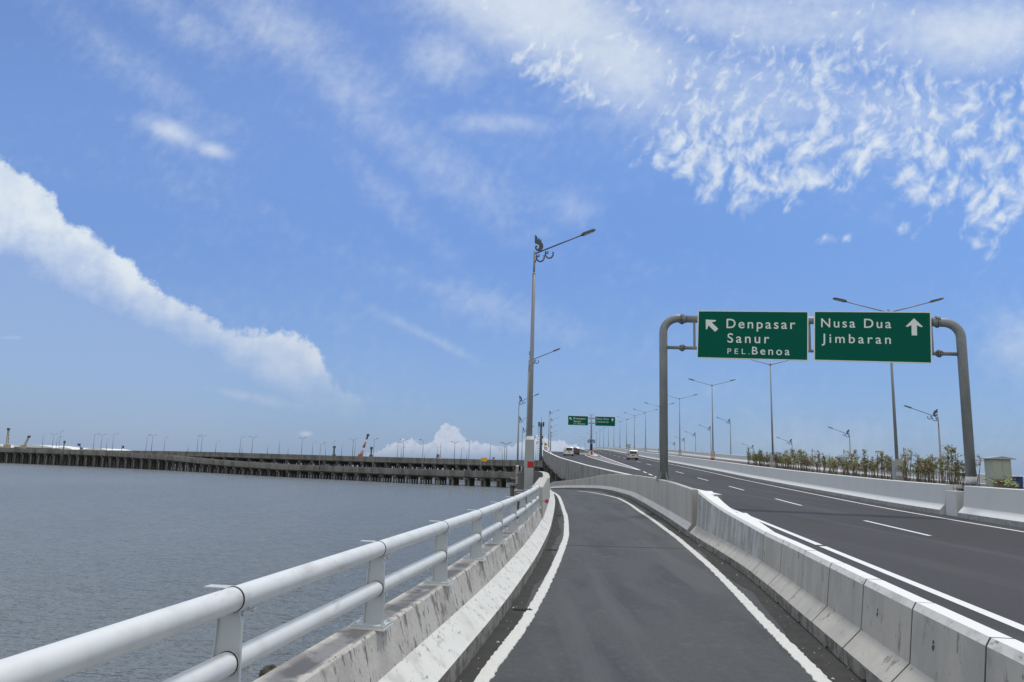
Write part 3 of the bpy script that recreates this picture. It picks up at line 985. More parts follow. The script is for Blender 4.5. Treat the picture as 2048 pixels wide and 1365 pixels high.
tag(mb.build('outer_parapet', [M_wallgrey, M_white]), 'lower outer parapet beyond the opposite carriageway', 'parapet')

# ------------------------------------------------------------------ young plants
def make_plant(seed, name='young_shrub', hh=None):
    rr = random.Random(seed)
    root = empty(name, (0, 0, 0))
    sm = MB(); lm = MB()
    H0 = hh or rr.choice([.85, .95, 1.0, 1.1, 1.25, 1.45])
    for k in range(rr.choice([2, 3, 3, 4])):
        bx_, by_ = rr.uniform(-.12, .12), rr.uniform(-.16, .16)
        lx, ly = rr.uniform(-.16, .16), rr.uniform(-.22, .22)
        H = H0 * rr.uniform(.75, 1.08)
        p = [Vector((bx_, by_, -.03)), Vector((bx_ + lx * .3 + rr.uniform(-.03, .03), by_ + ly * .3, H * .35)), Vector((bx_ + lx * .7, by_ + ly * .7 + rr.uniform(-.03, .03), H * .7)), Vector((bx_ + lx, by_ + ly, H))]
        sm.tube(p, [.016, .013, .010, .005], 5)
        twigs = []
        for t in range(rr.randint(4, 7)):
            f = rr.uniform(.42, 1)
            b = p[1].lerp(p[2], (f - .35) / .35) if f < .7 else p[2].lerp(p[3], (f - .7) / .3)
            e = b + Vector((rr.gauss(0, .10), rr.gauss(0, .13), rr.uniform(.02, .16)))
            sm.tube([b, e], [.005, .003], 4)
            twigs.append((b, e))
        twigs.append((p[2], p[3]))
        for b, e in twigs:
            mi = rr.choice([0, 0, 1, 1, 1, 2, 3]) if rr.random() < .9 else 2
            for q in range(rr.randint(9, 16)):
                c = b.lerp(e, rr.uniform(.25, 1.1)) + Vector((rr.gauss(0, .035), rr.gauss(0, .035), rr.gauss(0, .035)))
                s = rr.uniform(.018, .042)
                d = Vector((rr.gauss(0, 1), rr.gauss(0, 1), rr.gauss(0, .6))).normalized()
                w = d.orthogonal().normalized() * s * .65
                lm.add([c - d * s, c + w, c + d * s, c - w], [(0, 1, 2, 3)], mi if rr.random() < .75 else rr.choice([0, 1, 2, 3]))
    sm.build('stem', M_stem, root)
    lm.build('foliage', M_leaf, root)
    return root


protos = [make_plant(100 + i) for i in range(10)]
used = set()
y = 31.3
cnt = 0
PL = []
while y < 73:
    PL.append((MX(y) + MT + 2.15 + rnd.uniform(-.15, .3), y))
    if rnd.random() < .55:
        PL.append((MX(y) + MT + 2.6 + rnd.uniform(0, .7), y + .2))
    y += rnd.uniform(.30, .55)
for yy in (25.4, 25.0, 24.4, 23.9, 23.4, 22.8):
    PL.append((MX(yy) + MT + 2.0 + rnd.uniform(0, .5), yy))
for (x, y) in PL:
    i = rnd.randrange(10)
    if i not in used:
        o = protos[i]; used.add(i)
    else:
        o = copy_tree(protos[i])
    o.location = (x, y, MZ(y) + 1.02)
    o.rotation_euler = (0, 0, rnd.uniform(0, 6.28))
    s = rnd.uniform(.85, 1.15)
    if y < 36 and y > 28.5: s *= 1.05
    o.scale = (s, s, s)
    tag(o, 'young spindly bougainvillea shrub in the row planted behind the median wall', 'shrub', 'young shrubs in the median planter')
for i in range(10):
    if i not in used:
        for c in [c for c in bpy.data.objects if c.parent == protos[i]]: bpy.data.objects.remove(c)
        bpy.data.objects.remove(protos[i])
b = make_plant(500, 'low_shrub', .34)
b.location = (MX(26.2) + MT + 1.6, 26.2, MZ(25) + 1.02); b.scale = (2.0, 1.4, 1.1)
tag(b, 'low reddish bush in front of the blue bins', 'shrub')

# cabinet and bins
cy = 27.0
cx = 18.0
cab = empty('electrical_cabinet', (cx, cy, MZ(cy) + 1.02), -.15)
tag(cab, 'pale green electrical cabinet with flat pitched roof on the median', 'cabinet')
mb = MB(); mb.box(-.29, .29, -.24, .24, 0, .07); mb.build('plinth', M_conc_dark, cab)
mb = MB(); mb.box(-.33, .33, -.27, .27, .07, 1.12); mb.build('body', M_cab, cab, bevel=.008)
mb = MB(); mb.prism([(-.46, 1.12), (.46, 1.12), (.46, 1.15), (0, 1.23), (-.46, 1.15)], -.38, .38); mb.build('roof', M_plinth, cab)
mb = MB(); mb.box(-.30, .02, -.283, -.271, .12, 1.06); mb.box(.035, .30, -.283, -.271, .12, 1.06); mb.build('door', M_cab, cab)
mb = MB(); mb.box(-.03, -.01, -.30, -.284, .55, .68); mb.build('handle', M_bolt, cab)
for k, (dx, lab) in enumerate(((.43, 'teal lidded bin squeezed between the cabinet and the blue bin'), (.66, 'dark blue bin on the far side of the teal bin'))):
    bn = empty('litter_bin', (cx + dx, cy - .1, MZ(cy) + 1.10), -.15)
    mb = MB(); mb.prism([(-.085, 0), (.085, 0), (.10, .40), (-.10, .40)], -.1, .1); mb.build('body', M_bluebin if k else mat('bin_teal', (.02, .08, .11), .5), bn, bevel=.006)
    mb = MB(); mb.prism([(-.108, .40), (.108, .40), (.09, .44), (-.09, .44)], -.11, .11); mb.build('lid', M_bluebin, bn)
    mb = MB(); mb.box(-.02, .02, .0, .03, -.1, .02); mb.build('stand', M_pole, bn)
    tag(bn, lab, 'bin')

# ------------------------------------------------------------------ lettering
def text_mesh(txt, parent, x0, x1, base, cap, y, matl, weight=.012):
    def mk(sp):
        c = bpy.data.curves.new('lettering', 'FONT')
        c.body = txt; c.size = 1; c.space_character = sp; c.offset = weight; c.extrude = 0.0
        o = bpy.data.objects.new('lettering', c)
        COL.objects.link(o)
        dg = bpy.context.evaluated_depsgraph_get()
        me = bpy.data.meshes.new_from_object(o.evaluated_get(dg))
        bpy.data.objects.remove(o); bpy.data.curves.remove(c)
        co = np.array([v.co[:] for v in me.vertices])
        return me, co[:, 0].min(), co[:, 0].max()
    k = cap / .729
    want = (x1 - x0) / k
    m1, a1, b1 = mk(1.0); m2, a2, b2 = mk(1.6)
    w1, w2 = b1 - a1, b2 - a2
    sp = 1.0 + .6 * (want - w1) / (w2 - w1)
    sp = min(max(sp, .9), 1.6)
    me, a, b = mk(sp)
    sx = (x1 - x0) / (b - a)
    for v in me.vertices:
        v.co = Vector((x0 + (v.co.x - a) * sx, y, base + v.co.y * k))
    me.materials.append(matl)
    o = bpy.data.objects.new('lettering', me)
    COL.objects.link(o)
    o.parent = parent
    o['label'] = 'word in pale letters on the green panel'
    return o


def arrow_poly(kind):
    # tip up, unit height, centred
    A = [(0, .5), (.44, .02), (.36, -.02), (.14, .10), (.14, -.5), (-.14, -.5), (-.14, .10), (-.36, -.02), (-.44, .02)]
    if kind == 'left':
        c, s = math.cos(R(45)), math.sin(R(45))
        A = [(x * c - z * s, x * s + z * c) for x, z in A]
    return A


def sign_panel(parent, W_, H_, which, det=True):
    """panel in local x (0..W_) and z (0..H_), facing -y; returns board"""
    mb = MB(); mb.box(0, W_, 0, .04, 0, H_)
    bd = mb.build('sign_board', M_signedge, parent)
    e = .045
    mb = MB(); mb.box(e, W_ - e, -.006, -.001, e, H_ - e); mb.build('green_face', M_green, bd)
    mb = MB()
    for z in (.25 * H_, .75 * H_): mb.box(.1, W_ - .1, .041, .09, z - .04, z + .04)
    mb.build('back_rib', M_galv, bd)
    def fx(p, x0, w): return (p - x0) / w * W_
    y = -.012
    if which == 'denpasar':
        X = lambda p: (p - 1393) / 219 * W_
        Z = lambda p: (716.5 - p) / 95 * H_
        text_mesh('Denpasar', bd, X(1452), X(1587), Z(656), 19 / 95 * H_, y, M_letter, .008)
        text_mesh('Sanur', bd, X(1454.5), X(1537), Z(684.5), 19 / 95 * H_, y, M_letter, .008)
        text_mesh('PEL.', bd, X(1455), X(1499), Z(706.5), 11 / 95 * H_, y, M_letter, .0)
        text_mesh('Benoa', bd, X(1503.5), X(1576.5), Z(706.5), 15.5 / 95 * H_, y, M_letter, .008)
        ax, az, s, kd = X(1421), Z(650.5), 30 / 95 * H_, 'left'
    else:
        X = lambda p: (p - 1624.5) / 232.5 * W_
        Z = lambda p: (723 - p) / 99 * H_
        text_mesh('Nusa Dua', bd, X(1639.5), X(1779.5), Z(656.5), 18.5 / 99 * H_, y, M_letter, .008)
        text_mesh('Jimbaran', bd, X(1640.5), X(1778.5), Z(687), 18.5 / 99 * H_, y, M_letter, .008)
        ax, az, s, kd = X(1824), Z(653.5), 33 / 99 * H_, 'up'
    mb = MB()
    mb.prism([(ax + px_ * s, az + pz * s) for px_, pz in arrow_poly(kd)], -.014, -.008)
    mb.build('arrow', M_letter, bd)
    return bd


# gantry over the main road
GL = Vector((6.60, 31.2, -.60)); GR = Vector((17.62, 28.0, -.62))
gz_l, gz_r = 6.36, 5.93
dv = GR - GL
gL = math.hypot(dv.x, dv.y)
gan = empty('sign_gantry', (GL.x, GL.y, 0), math.atan2(dv.y, dv.x))
tag(gan, 'grey pipe gantry spanning the road with two green direction signs', 'road sign')
def zb(s): return gz_l + (gz_r - gz_l) * s / gL
rc = .62
def bendpts(x, z, sx):
    return [Vector((x + sx * rc * (1 - math.cos(a)), 0, z - rc * (1 - math.sin(a)))) for a in np.linspace(0, math.pi / 2, 9)]
mb = MB()
mb.tube([(0, 0, GL.z)] + bendpts(0, zb(0), 1) + [(.98, 0, zb(.98))], .175, 24)
mb.build('post', M_galv, gan)
mb = MB()
mb.tube([(gL, 0, GR.z)] + bendpts(gL, zb(gL), -1) + [(gL - 1.0, 0, zb(gL - 1))], .175, 24)
mb.build('post', M_galv, gan)
mb = MB(); mb.tube([(.98, 0, zb(.98)), (gL - 1.0, 0, zb(gL - 1))], .155, 24); mb.build('top_beam', M_galv, gan)
mb = MB(); mb.tube([(.12, 0, zb(0) - 1.27), (gL - .12, 0, zb(gL) - 1.27)], .075, 16); mb.build('lower_beam', M_galv, gan)
for x, mtf in ((0, 1), (gL, 0)):
    z0 = GL.z if x == 0 else GR.z
    mb = MB()
    for k in range(6):
        a = k * math.pi / 3
        Mk = Matrix.Translation((x, 0, z0)) @ Matrix.Rotation(a, 4, 'Z')
        mb.prism([(.16, .03), (.34, .03), (.34, .07), (.18, .36), (.16, .36)], -.012, .012, M=Mk)
    mb.box(x - .36, x + .36, -.36, .36, z0 - .0, z0 + .03)
    mb.build('foot_gussets', M_galv, gan)
mb = MB(); mb.tube([(gL, 0, -.34), (gL, 0, -.06)], .180, 24); mb.build('reflector_band', M_rwhite, gan)
for x in (.80, gL - .80):
    for z, r in ((zb(x), .155), (zb(x) - 1.27, .075)):
        mb = MB()
        for dx in (-.035, .02):
            mb.tube([(x + dx, 0, z), (x + dx + .018, 0, z)], r + .085, 20, smooth=False)
        for k in range(8):
            a = k * math.pi / 4 + .2
            d = Vector((0, math.cos(a), math.sin(a)))
            u_ = d.cross(Vector((1, 0, 0)))
            c = Vector((x, 0, z))
            mb.add([c + d * (r - .01) + Vector((-.16, 0, 0)), c + d * (r + .075) + Vector((-.04, 0, 0)), c + d * (r + .075) + Vector((.04, 0, 0)), c + d * (r - .01) + Vector((.16, 0, 0)),
                    c + d * (r - .01) + Vector((-.16, 0, 0)) + u_ * .012, c + d * (r + .075) + Vector((-.04, 0, 0)) + u_ * .012, c + d * (r + .075) + Vector((.04, 0, 0)) + u_ * .012, c + d * (r - .01) + Vector((.16, 0, 0)) + u_ * .012],
                   [(0, 1, 2, 3), (7, 6, 5, 4), (0, 4, 5, 1), (1, 5, 6, 2), (2, 6, 7, 3)])
        mb.build('flange_joint', M_galv, gan)
def gs(px):    # along-beam distance seen at an image column
    k = ray(px, 670).x / ray(px, 670).y
    dx, dy = dv.x / gL, dv.y / gL
    return (k * GL.y - GL.x) / (dx - k * dy)
s0, s1, s2, s3 = gs(1393), gs(1613.5), gs(1624), gs(1857.5)
for x in (s0 + .03 - .12, s0 + (s1 - s0) * .5, (s1 + s2) / 2, s2 + (s3 - s2) * .5, s3 + .09):
    mb = MB(); mb.box(x - .05, x + .05, -.05, .05, zb(x) - 1.27, zb(x)); mb.build('hanger', M_galv, gan)
tilt = math.atan2(gz_r - gz_l, gL)
for (a, b, w, pxa, ya, yb) in ((s0, s1, 'denpasar', 1393, 621, 716.5), (s2, s3, 'nusa', 1624.5, 622, 721.5)):
    Yd = GL.y + dv.y * a / gL - .25
    z1, z0 = at(pxa, ya, Yd).z, at(pxa, yb, Yd).z
    bd = sign_panel(gan, b - a, z1 - z0, w)
    bd.location = (a, -.24, z0)
    bd.rotation_euler = (0, -tilt, 0)

# T-shaped sign at the gore
TY = 150.0
ts = empty('cantilever_sign', (16.85, TY, MZ(TY) + .2), -.02)
tag(ts, 'distant T-shaped sign post with two green panels on the gore island', 'road sign')
HT = 8.2
mb = MB(); mb.tube([(0, 0, 0), (0, 0, HT)], [.2, .16], 16); mb.build('post', M_galv, ts)
mb = MB(); mb.tube([(-.45, 0, HT - .05), (.45, 0, HT - .05)], .05, 8); mb.build('post_cap', M_galv, ts)
for sx in (-1, 1):
    mb = MB()
    for z in (HT - .75, HT - 1.75):
        mb.tube([(0, 0, z), (sx * 4.5, 0, z)], .09, 10)
        mb.tube([(sx * .42, 0, z), (sx * .52, 0, z)], .17, 12)
    mb.build('arm', M_galv, ts)
for a, w in ((-4.85, 'denpasar'), (.72, 'nusa')):
    bd = sign_panel(ts, 4.15, 1.95, w)
    bd.location = (a, -.2, HT - 2.3)
for sx in (-1, 1):
    mb = MB(); mb.tube([(sx * .44, -.26, 2.75), (sx * .44, -.24, 2.75)], .36, 20)
    d = mb.build('round_sign', M_blue, ts)
    mb = MB()
    Mk = Matrix.Translation((sx * .44, 0, 2.75)) @ Matrix.Rotation(sx * R(-135 if sx < 0 else -135), 4, 'Y')
    mb.prism([(px_ * .5, pz * .5) for px_, pz in arrow_poly('up')], -.275, -.262, M=Mk)
    mb.build('arrow', M_rwhite, d)
mb = MB(); mb.box(-.26, .26, -.3, -.2, .85, 2.2); mb.build('signal_box', M_black, ts)
for k, (dx, dy_, c, lab) in enumerate(((-.15, -2.4, M_red, 'red and white water barrier at the foot of the T-shaped sign'), (-1.6, -1.8, M_rwhite, 'white water barrier lying on the island beside the T-shaped sign post'))):
    wbx = empty('water_barrier', (16.8 + dx, TY + dy_, MZ(TY + dy_) + .22))
    mb = MB(); mb.prism([(-.65, 0), (.65, 0), (.65, .22), (.4, .5), (.3, .85), (-.3, .85), (-.4, .5), (-.65, .22)] if k == 0 else [(-.9, 0), (.9, 0), (.75, .4), (-.75, .4)], -.25, .25)
    mb.build('body', M_rwhite, wbx)
    if k == 0:
        mb = MB(); mb.box(-.2, .2, -.29, -.251, .05, .8); mb.build('stripe', c, wbx)
    tag(wbx, lab, 'barrier')

# ------------------------------------------------------------------ lamps
def lamp_head(L=.72, w=.30):
    mb = MB()
    sec = [(0, .05, .045), (.10, .5 * w, .07), (L * .85, .5 * w, .055), (L, .32 * w, .03)]
    vs, fs = [], []
    for x, hw, hh in sec:
        vs += [(x, -hw, -hh * .35), (x, hw, -hh * .35), (x, hw * .8, hh), (x, -hw * .8, hh)]
    for i in range(3):
        for k in range(4):
            fs.append((i * 4 + k, i * 4 + (k + 1) % 4, (i + 1) * 4 + (k + 1) % 4, (i + 1) * 4 + k))
    fs += [(0, 1, 2, 3), (12, 13, 14, 15)]
    mb.add(vs, fs)
    return mb


def add_head(root, x, z, ang, sx):
    Mh = Matrix.Translation((x, 0, z)) @ Matrix.Scale(sx, 4, (1, 0, 0)) @ Matrix.Rotation(-ang, 4, 'Y')
    mb = lamp_head()
    mb.v = [tuple(Mh @ Vector(v)) for v in mb.v]
    h = mb.build('lamp_head', M_poledark, root)
    mb = MB(); mb.box(.14, .58, -.10, .10, -.045, -.028, M=Mh); mb.build('lens', M_lens, h)


def make_double(Hp=9.75):
    """base at top of the median planter; total height above road about 9.9"""
    r = empty('double_street_lamp', (0, 0, 0))
    mb = MB(); mb.box(-.2, .2, -.2, .2, -.15, .98); mb.prism([(-.2, .98), (.2, .98), (.10, 1.05), (-.10, 1.05)], -.12, .12); mb.build('plinth', M_plinth, r)
    mb = MB(); mb.box(-.16, .16, -.212, -.203, .22, .42); mb.build('reflector', M_rwhite, r)
    mb = MB(); mb.tube([(0, 0, 1.0), (0, 0, 8.65)], [.085, .048], 12); mb.tube([(0, 0, 8.55), (0, 0, 8.8)], .06, 10); mb.build('pole', M_pole, r)
    a = R(15)
    for sx in (-1, 1):
        mb = MB(); mb.tube([(0, 0, 8.62), (sx * 2.15, 0, 8.62 + 2.15 * math.tan(a))], .030, 8); mb.build('arm', M_pole, r)
        add_head(r, sx * 2.12, 8.62 + 2.12 * math.tan(a), a, sx)
    return r


ordn = ['first', 'second', 'third', 'fourth', 'fifth', 'sixth', 'seventh', 'eighth', 'ninth', 'tenth', 'eleventh', 'twelfth', 'thirteenth', 'fourteenth', 'fifteenth', 'sixteenth', 'seventeenth', 'eighteenth']
dbl = make_double()
DL = [(38, None), (63, None), (88, None), (113, None), (138, None), (163, None), (188, None), (213, None), (238, None), (263, None), (288, None), (313, None), (338, None), (363, None), (388, 42.0), (413, 40.9), (438, 39.5), (463, 37.3)]
for i, (y, x) in enumerate(DL):
    o = dbl if i == 0 else copy_tree(dbl)
    xx = x if x else MX(y) + 6.15
    z = MZ(y) + 1.05 if y < 380 else 5.3 - (y - 388) * .012
    tp = {38: (1777, 622), 63: (1540.5, 728), 88: (1424, 770), 113: (1359, 797), 138: (1319, 813), 163: (1291, 824.5), 188: (1269, 831), 213: (1253, 838.5), 238: (1240, 842.7), 263: (1228, 847), 288: (1217, 851), 313: (1207.7, 854.8), 338: (1199.7, 859.4), 363: (1193, 864.4), 388: (1184, 869), 413: (1170, 876), 438: (1158, 881), 463: (1144, 886)}[y]
    o.scale = (1, 1, (at(tp[0], tp[1], y).z - z) / 8.72)
    o.location = (at(tp[0], tp[1], y).x, y, z)
    o.rotation_euler = (0, 0, -.12)
    lab = 'two-armed street lamp rising from the shrubs behind the Nusa Dua panel' if i == 0 else ('two-armed street lamp whose top is just under the Denpasar panel' if i == 1 else 'two-armed street lamp, %s along the median counting from the cabinet' % ordn[i])
    tag(o, lab, 'street lamp', 'two-armed lamps along the median')


def make_single(plinth_h=1.97, Ht=9.6, plinth=True):
    """base at z=0 to arm root at Ht, arm reaching +x; carved flame plate on top"""
    r = empty('ornate_street_lamp', (0, 0, 0))
    if plinth:
        mb = MB(); mb.box(-.2, .2, -.2, .2, 0, plinth_h); mb.build('plinth', M_plinth, r, bevel=.012)
        mb = MB(); vs = [(-.2, -.2, plinth_h), (.2, -.2, plinth_h), (.2, .2, plinth_h), (-.2, .2, plinth_h), (-.12, -.12, plinth_h + .14), (.12, -.12, plinth_h + .14), (.12, .12, plinth_h + .14), (-.12, .12, plinth_h + .14)]
        mb.add(vs, [(0, 1, 5, 4), (1, 2, 6, 5), (2, 3, 7, 6), (3, 0, 4, 7), (4, 5, 6, 7)]); mb.build('plinth_cap', M_white, r)
        mb = MB(); mb.box(-.07, .205, -.212, -.201, plinth_h * .45, plinth_h * .45 + .24); mb.build('red_patch', M_red, r)
    mb = MB(); mb.tube([(0, 0, .1 if not plinth else plinth_h), (0, 0, Ht * .55), (0, 0, Ht - .9)], [.118, .095, .076], 12)
    mb.tube([(0, 0, Ht - .9), (0, 0, Ht - .8)], [.076, .052], 12); mb.tube([(0, 0, Ht - .85), (0, 0, Ht + .08)], .05, 12)
    mb.build('pole', M_pole, r)
    a = math.atan2(1.06, 2.9)
    mb = MB(); mb.tube([(0, 0, Ht - .02), (2.3, 0, Ht - .02 + 2.3 * math.tan(a))], .03, 8); mb.build('arm', M_poledark, r)
    add_head(r, 2.25, Ht - .03 + 2.25 * math.tan(a), a, 1)
    # flame plate with spiral
    mb = MB()
    S_ = .001
    # traced in units of the lamp top: origin at the pole top, z up
    fl = [(-.0, .32), (0, .70), (.09, .62), (.125, .52), (.125, .44), (.17, .575), (.21, .49), (.21, .42), (.265, .52), (.285, .42), (.285, .36), (.345, .29), (.375, .17), (.345, .06), (.27, -.02), (.17, -.05), (.08, -.02), (.03, .04),
          (.01, .11), (.035, .20), (.10, .215), (.13, .16), (.10, .11), (.075, .15), (.085, .075), (.145, .065), (.19, .12), (.185, .21), (.13, .27), (.06, .285)]
    mb.prism([(x * 1.15, Ht + .14 + z * .95) for x, z in fl], -.015, .015)
    mb.build('flame_plate', M_poledark, r)
    mb = MB()
    for cx_, cz_, rr_ in ((.29, Ht - .15, .19), (.72, Ht - .0, .19)):
        pts = [(cx_ + rr_ * math.cos(t), 0, cz_ + rr_ * math.sin(t)) for t in np.linspace(R(150), R(385), 18)]
        mb.tube(pts, .034, 6)
        pts = [(cx_ - rr_ * .55 + .05 * math.cos(t), 0, cz_ + .05 + .05 * math.sin(t)) for t in np.linspace(R(90), R(-180), 8)]
        mb.tube(pts, .026, 5)
    mb.tube([(.12, 0, Ht - .2), (.03, 0, Ht - .42)], .022, 6)
    mb.build('scroll_bracket', M_poledark, r)
    return r


sg = make_single()
LP = [  # pixel x, D, z of arm root, base z
    (1057, 34.0, 9.62, -1.3, 'tallest ornate street lamp on a grey plinth with red patch beside the railing end'),
    (1053.5, 68.0, 9.55, -2.0, 'ornate street lamp half hidden behind the tallest lamp pole'),
    (1035.5, 106.0, 8.75, -3.1, 'ornate street lamp on a slim plinth standing at the water beside the tall plinth'),
    (1036.5, 152.0, 8.9, -3.3, 'ornate street lamp directly behind the slim plinth lamp'),
    (1044, 186.0, 8.0, -3.8, 'small ornate lamp behind the tall grey plinth, lower of the group'),
    (1068, 240.0, 8.4, -2.0, 'small ornate lamp between the tall plinth and the telecom mast'),
    (1072, 300.0, 6.8, -3.5, 'smallest ornate lamp before the telecom mast'),
    (1097, 205.0, 13.55, 3.3, 'ornate lamp on the exit road edge, tallest of those beyond the telecom mast'),
    (1100, 250.0, 13.9, 4.2, 'second ornate lamp along the exit road edge beyond the telecom mast'),
    (1100, 300.0, 13.9, 4.2, 'third ornate lamp along the exit road edge beyond the telecom mast'),
    (1100.5, 350.0, 13.5, 4.0, 'fourth ornate lamp along the exit road edge beyond the telecom mast'),
    (1101.5, 400.0, 13.8, 4.0, 'fifth ornate lamp along the exit road edge beyond the telecom mast'),
]
TOPY = [507, 722, 804, 842, 862, 876, 887, 827, 841, 855, 867, 873]
sgn = None
for i, (px, D, zt, z0, lab) in enumerate(LP):
    zt = at(px, TOPY[i], D).z
    if i == 0:
        o = sg
    elif i in (1, 2, 3, 4):
        o = copy_tree(sg)
    elif sgn is None:
        o = make_single(plinth=False); sgn = o
    else:
        o = copy_tree(sgn)
    o.location = (at(px, 900, D).x, D, zt - 9.6)
    if i in (0, 1, 2, 3, 4):
        if i == 0: o.location.x = .96
        o.location.z = z0; o.scale = (1, 1, (zt - z0) / 9.6)
    if i == 0:
        pass
    o.rotation_euler = (0, 0, rnd.uniform(-.1, .02) if i else -.06)
    tag(o, lab, 'street lamp', 'ornate single-armed lamps')
# first lamp: its plinth height is 2.3 for a 10.9 m column, rescale done above
RS = [(39.6, 68, 5.9, 'ornate lamp with arm over the opposite road, beside the cabinet'), (47.6, 104, 5.9, 'ornate lamp rising over the shrubs between the two nearer median lamps'), (53.2, 140, 5.85, 'ornate lamp just above the shrub row, first past the Denpasar panel pole'), (61.2, 187, 5.8, 'small ornate lamp at the far end of the shrub row'), (79, 300, 5.6, 'tiny ornate lamp barely above the median wall beyond the shrubs'),
      (45.7, 155, 10.2, 'ornate lamp beyond the third median lamp, tallest of its row'), (47.6, 177, 10.0, 'ornate lamp between the third and fourth median lamps'), (48.9, 196, 10.1, 'ornate lamp beside the fourth median lamp'), (50.6, 216, 9.9, 'smaller ornate lamp beside the fourth median lamp, next in its row'), (52.2, 238, 10.0, 'smallest ornate lamp beyond the gantry post')]
RST = [835, 870, 886, 896, 908, 845, 859, 871, 881, 889]
RSX = [1876, 1699, 1584, 1507, 1415, 1460.5, 1421.5, 1391, 1369, 1350]
for k_, (X, D, zt, lab) in enumerate(RS):
    q_ = at(RSX[k_], RST[k_], D); X, zt = q_.x, q_.z
    o = copy_tree(sgn)
    o.location = (X, D, zt - 9.6)
    o.rotation_euler = (0, 0, math.pi - .12 + rnd.uniform(-.04, .04))
    tag(o, lab, 'street lamp', 'ornate single-armed lamps')

# lamp piers standing in the water
def pier_post(X, Y, z, lab):
    r = empty('lamp_pier', (X, Y, WATER_Z))
    h = z - WATER_Z
    mb = MB(); mb.box(-.65, .75, -.5, .5, h - .35, h); mb.build('pier_cap', M_conc_dark, r, bevel=.02)
    mb = MB()
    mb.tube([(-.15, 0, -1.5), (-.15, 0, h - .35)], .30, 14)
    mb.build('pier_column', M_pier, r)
    tag(r, lab, 'pier', 'lamp piers in the water')
pier_post(.96, 34, -1.3, 'dark round pier carrying the tallest lamp beside the railing end')
pier_post((1053.5 - 1024) / 1480 * 68, 68, -2.0, 'round pier carrying the lamp hidden behind the tallest lamp')
pier_post((1035.5 - 1024) / 1480 * 106, 106, -3.1, 'round pier in the water carrying the slim plinth lamp')
pier_post((1036.5 - 1024) / 1480 * 152, 152, -3.3, 'round pier in the water behind the slim plinth lamp')

# telecom mast
D = 300
tx = (1088.5 - 1024) / 1480 * D
tm = empty('telecom_mast', (tx, D, WATER_Z))
tag(tm, 'slim dark telecom mast with antenna cluster at its top', 'mast')
Htm = (925 - 846) / 1480 * D - WATER_Z
mb = MB(); mb.tube([(0, 0, 0), (0, 0, Htm)], [.75, .42], 10); mb.build('shaft', M_poledark, tm)
mb = MB()
for k in range(8):
    a = k * math.pi / 4
    mb.box(-.16, .16, -.1, .1, Htm - 1.6, Htm + .3, M=Matrix.Translation((1.1 * math.cos(a), 1.1 * math.sin(a), 0)))
mb.tube([(1.05 * math.cos(a), 1.05 * math.sin(a), Htm - .7) for a in np.linspace(0, 5.5, 8)], .1, 6, closed=True)
mb.tube([(-1, 0, Htm - .7), (1, 0, Htm - .7)], .1, 6)
mb.build('antenna_cluster', M_poledark, tm)
mb = MB(); mb.tube([(0, 0, Htm), (0, 0, Htm + 2.4)], .07, 6); mb.build('spike', M_poledark, tm)
mb = MB()
for k in range(int(Htm / 1.0)):
    mb.box(-1.25, -.5, -.1, .1, 2 + k * .95, 2.2 + k * .95)
mb.box(-1.3, -1.2, -.05, .05, 2, Htm - 2)
mb.build('ladder', M_pole, tm)
mb = MB(); mb.box(.4, .9, -.2, .2, Htm - 6.5, Htm - 5.4); mb.tube([(.3, -.5, Htm - 8.6), (.3, -.7, Htm - 8.6)], .5, 12); mb.build('dish', M_poledark, tm)

# warning signs at the edge
D = 160
sx_ = (1098.5 - 1024) / 1480 * D
wr = empty('warning_sign', (sx_, D, ez(160) + .4))
tag(wr, 'yellow diamond warning sign above a round red-rimmed sign on the edge wall', 'road sign')
mb = MB(); mb.tube([(-.3, .05, -.4), (-.3, .05, 2.2)], .05, 8); mb.build('post', M_pole, wr)
mb = MB(); mb.prism([(0, 1.15), (.42, 1.57), (0, 1.99), (-.42, 1.57)], -.03, 0); d = mb.build('diamond_plate', M_yellow, wr)
mb = MB(); mb.tube([(.0, -.045, 1.35), (.0, -.045, 1.6), (-.12, -.045, 1.72)], .045, 6); mb.build('bend_arrow', M_black, d)
mb = MB(); mb.tube([(0, -.03, .72), (0, 0, .72)], .36, 20); d = mb.build('round_plate', M_red, wr)
mb = MB(); mb.tube([(0, -.045, .72), (0, -.031, .72)], .26, 20); mb.build('plate_face', M_rwhite, d)

# small things on the median far up
D = 170
bx_ = (1266 - 1024) / 1480 * D
r = empty('control_box', (bx_, D, MZ(D) + 1.15)); tag(r, 'small grey control box on the median wall above the white hatchback', 'cabinet')
mb = MB(); mb.box(-.05, .05, -.05, .05, 0, .5); mb.build('stand', M_pole, r)
mb = MB(); mb.box(-.4, .4, -.2, .2, .4, 1.3); mb.box(-.45, .45, -.25, .25, 1.3, 1.36); mb.build('body', M_cab, r)
D = 87
r = empty('traffic_drum', ((1432 - 1024) / 1480 * D, D - .6, MZ(D) + 1.05)); tag(r, 'small orange traffic drum beside the third median lamp', 'barrel')
mb = MB(); mb.tube([(0, 0, 0), (0, 0, .7)], [.2, .17], 12); mb.build('body', mat('drum_orange', (.42, .14, .06), .6), r)
mb = MB(); mb.tube([(0, 0, .25), (0, 0, .4)], .20, 12); mb.build('band', M_rwhite, r)

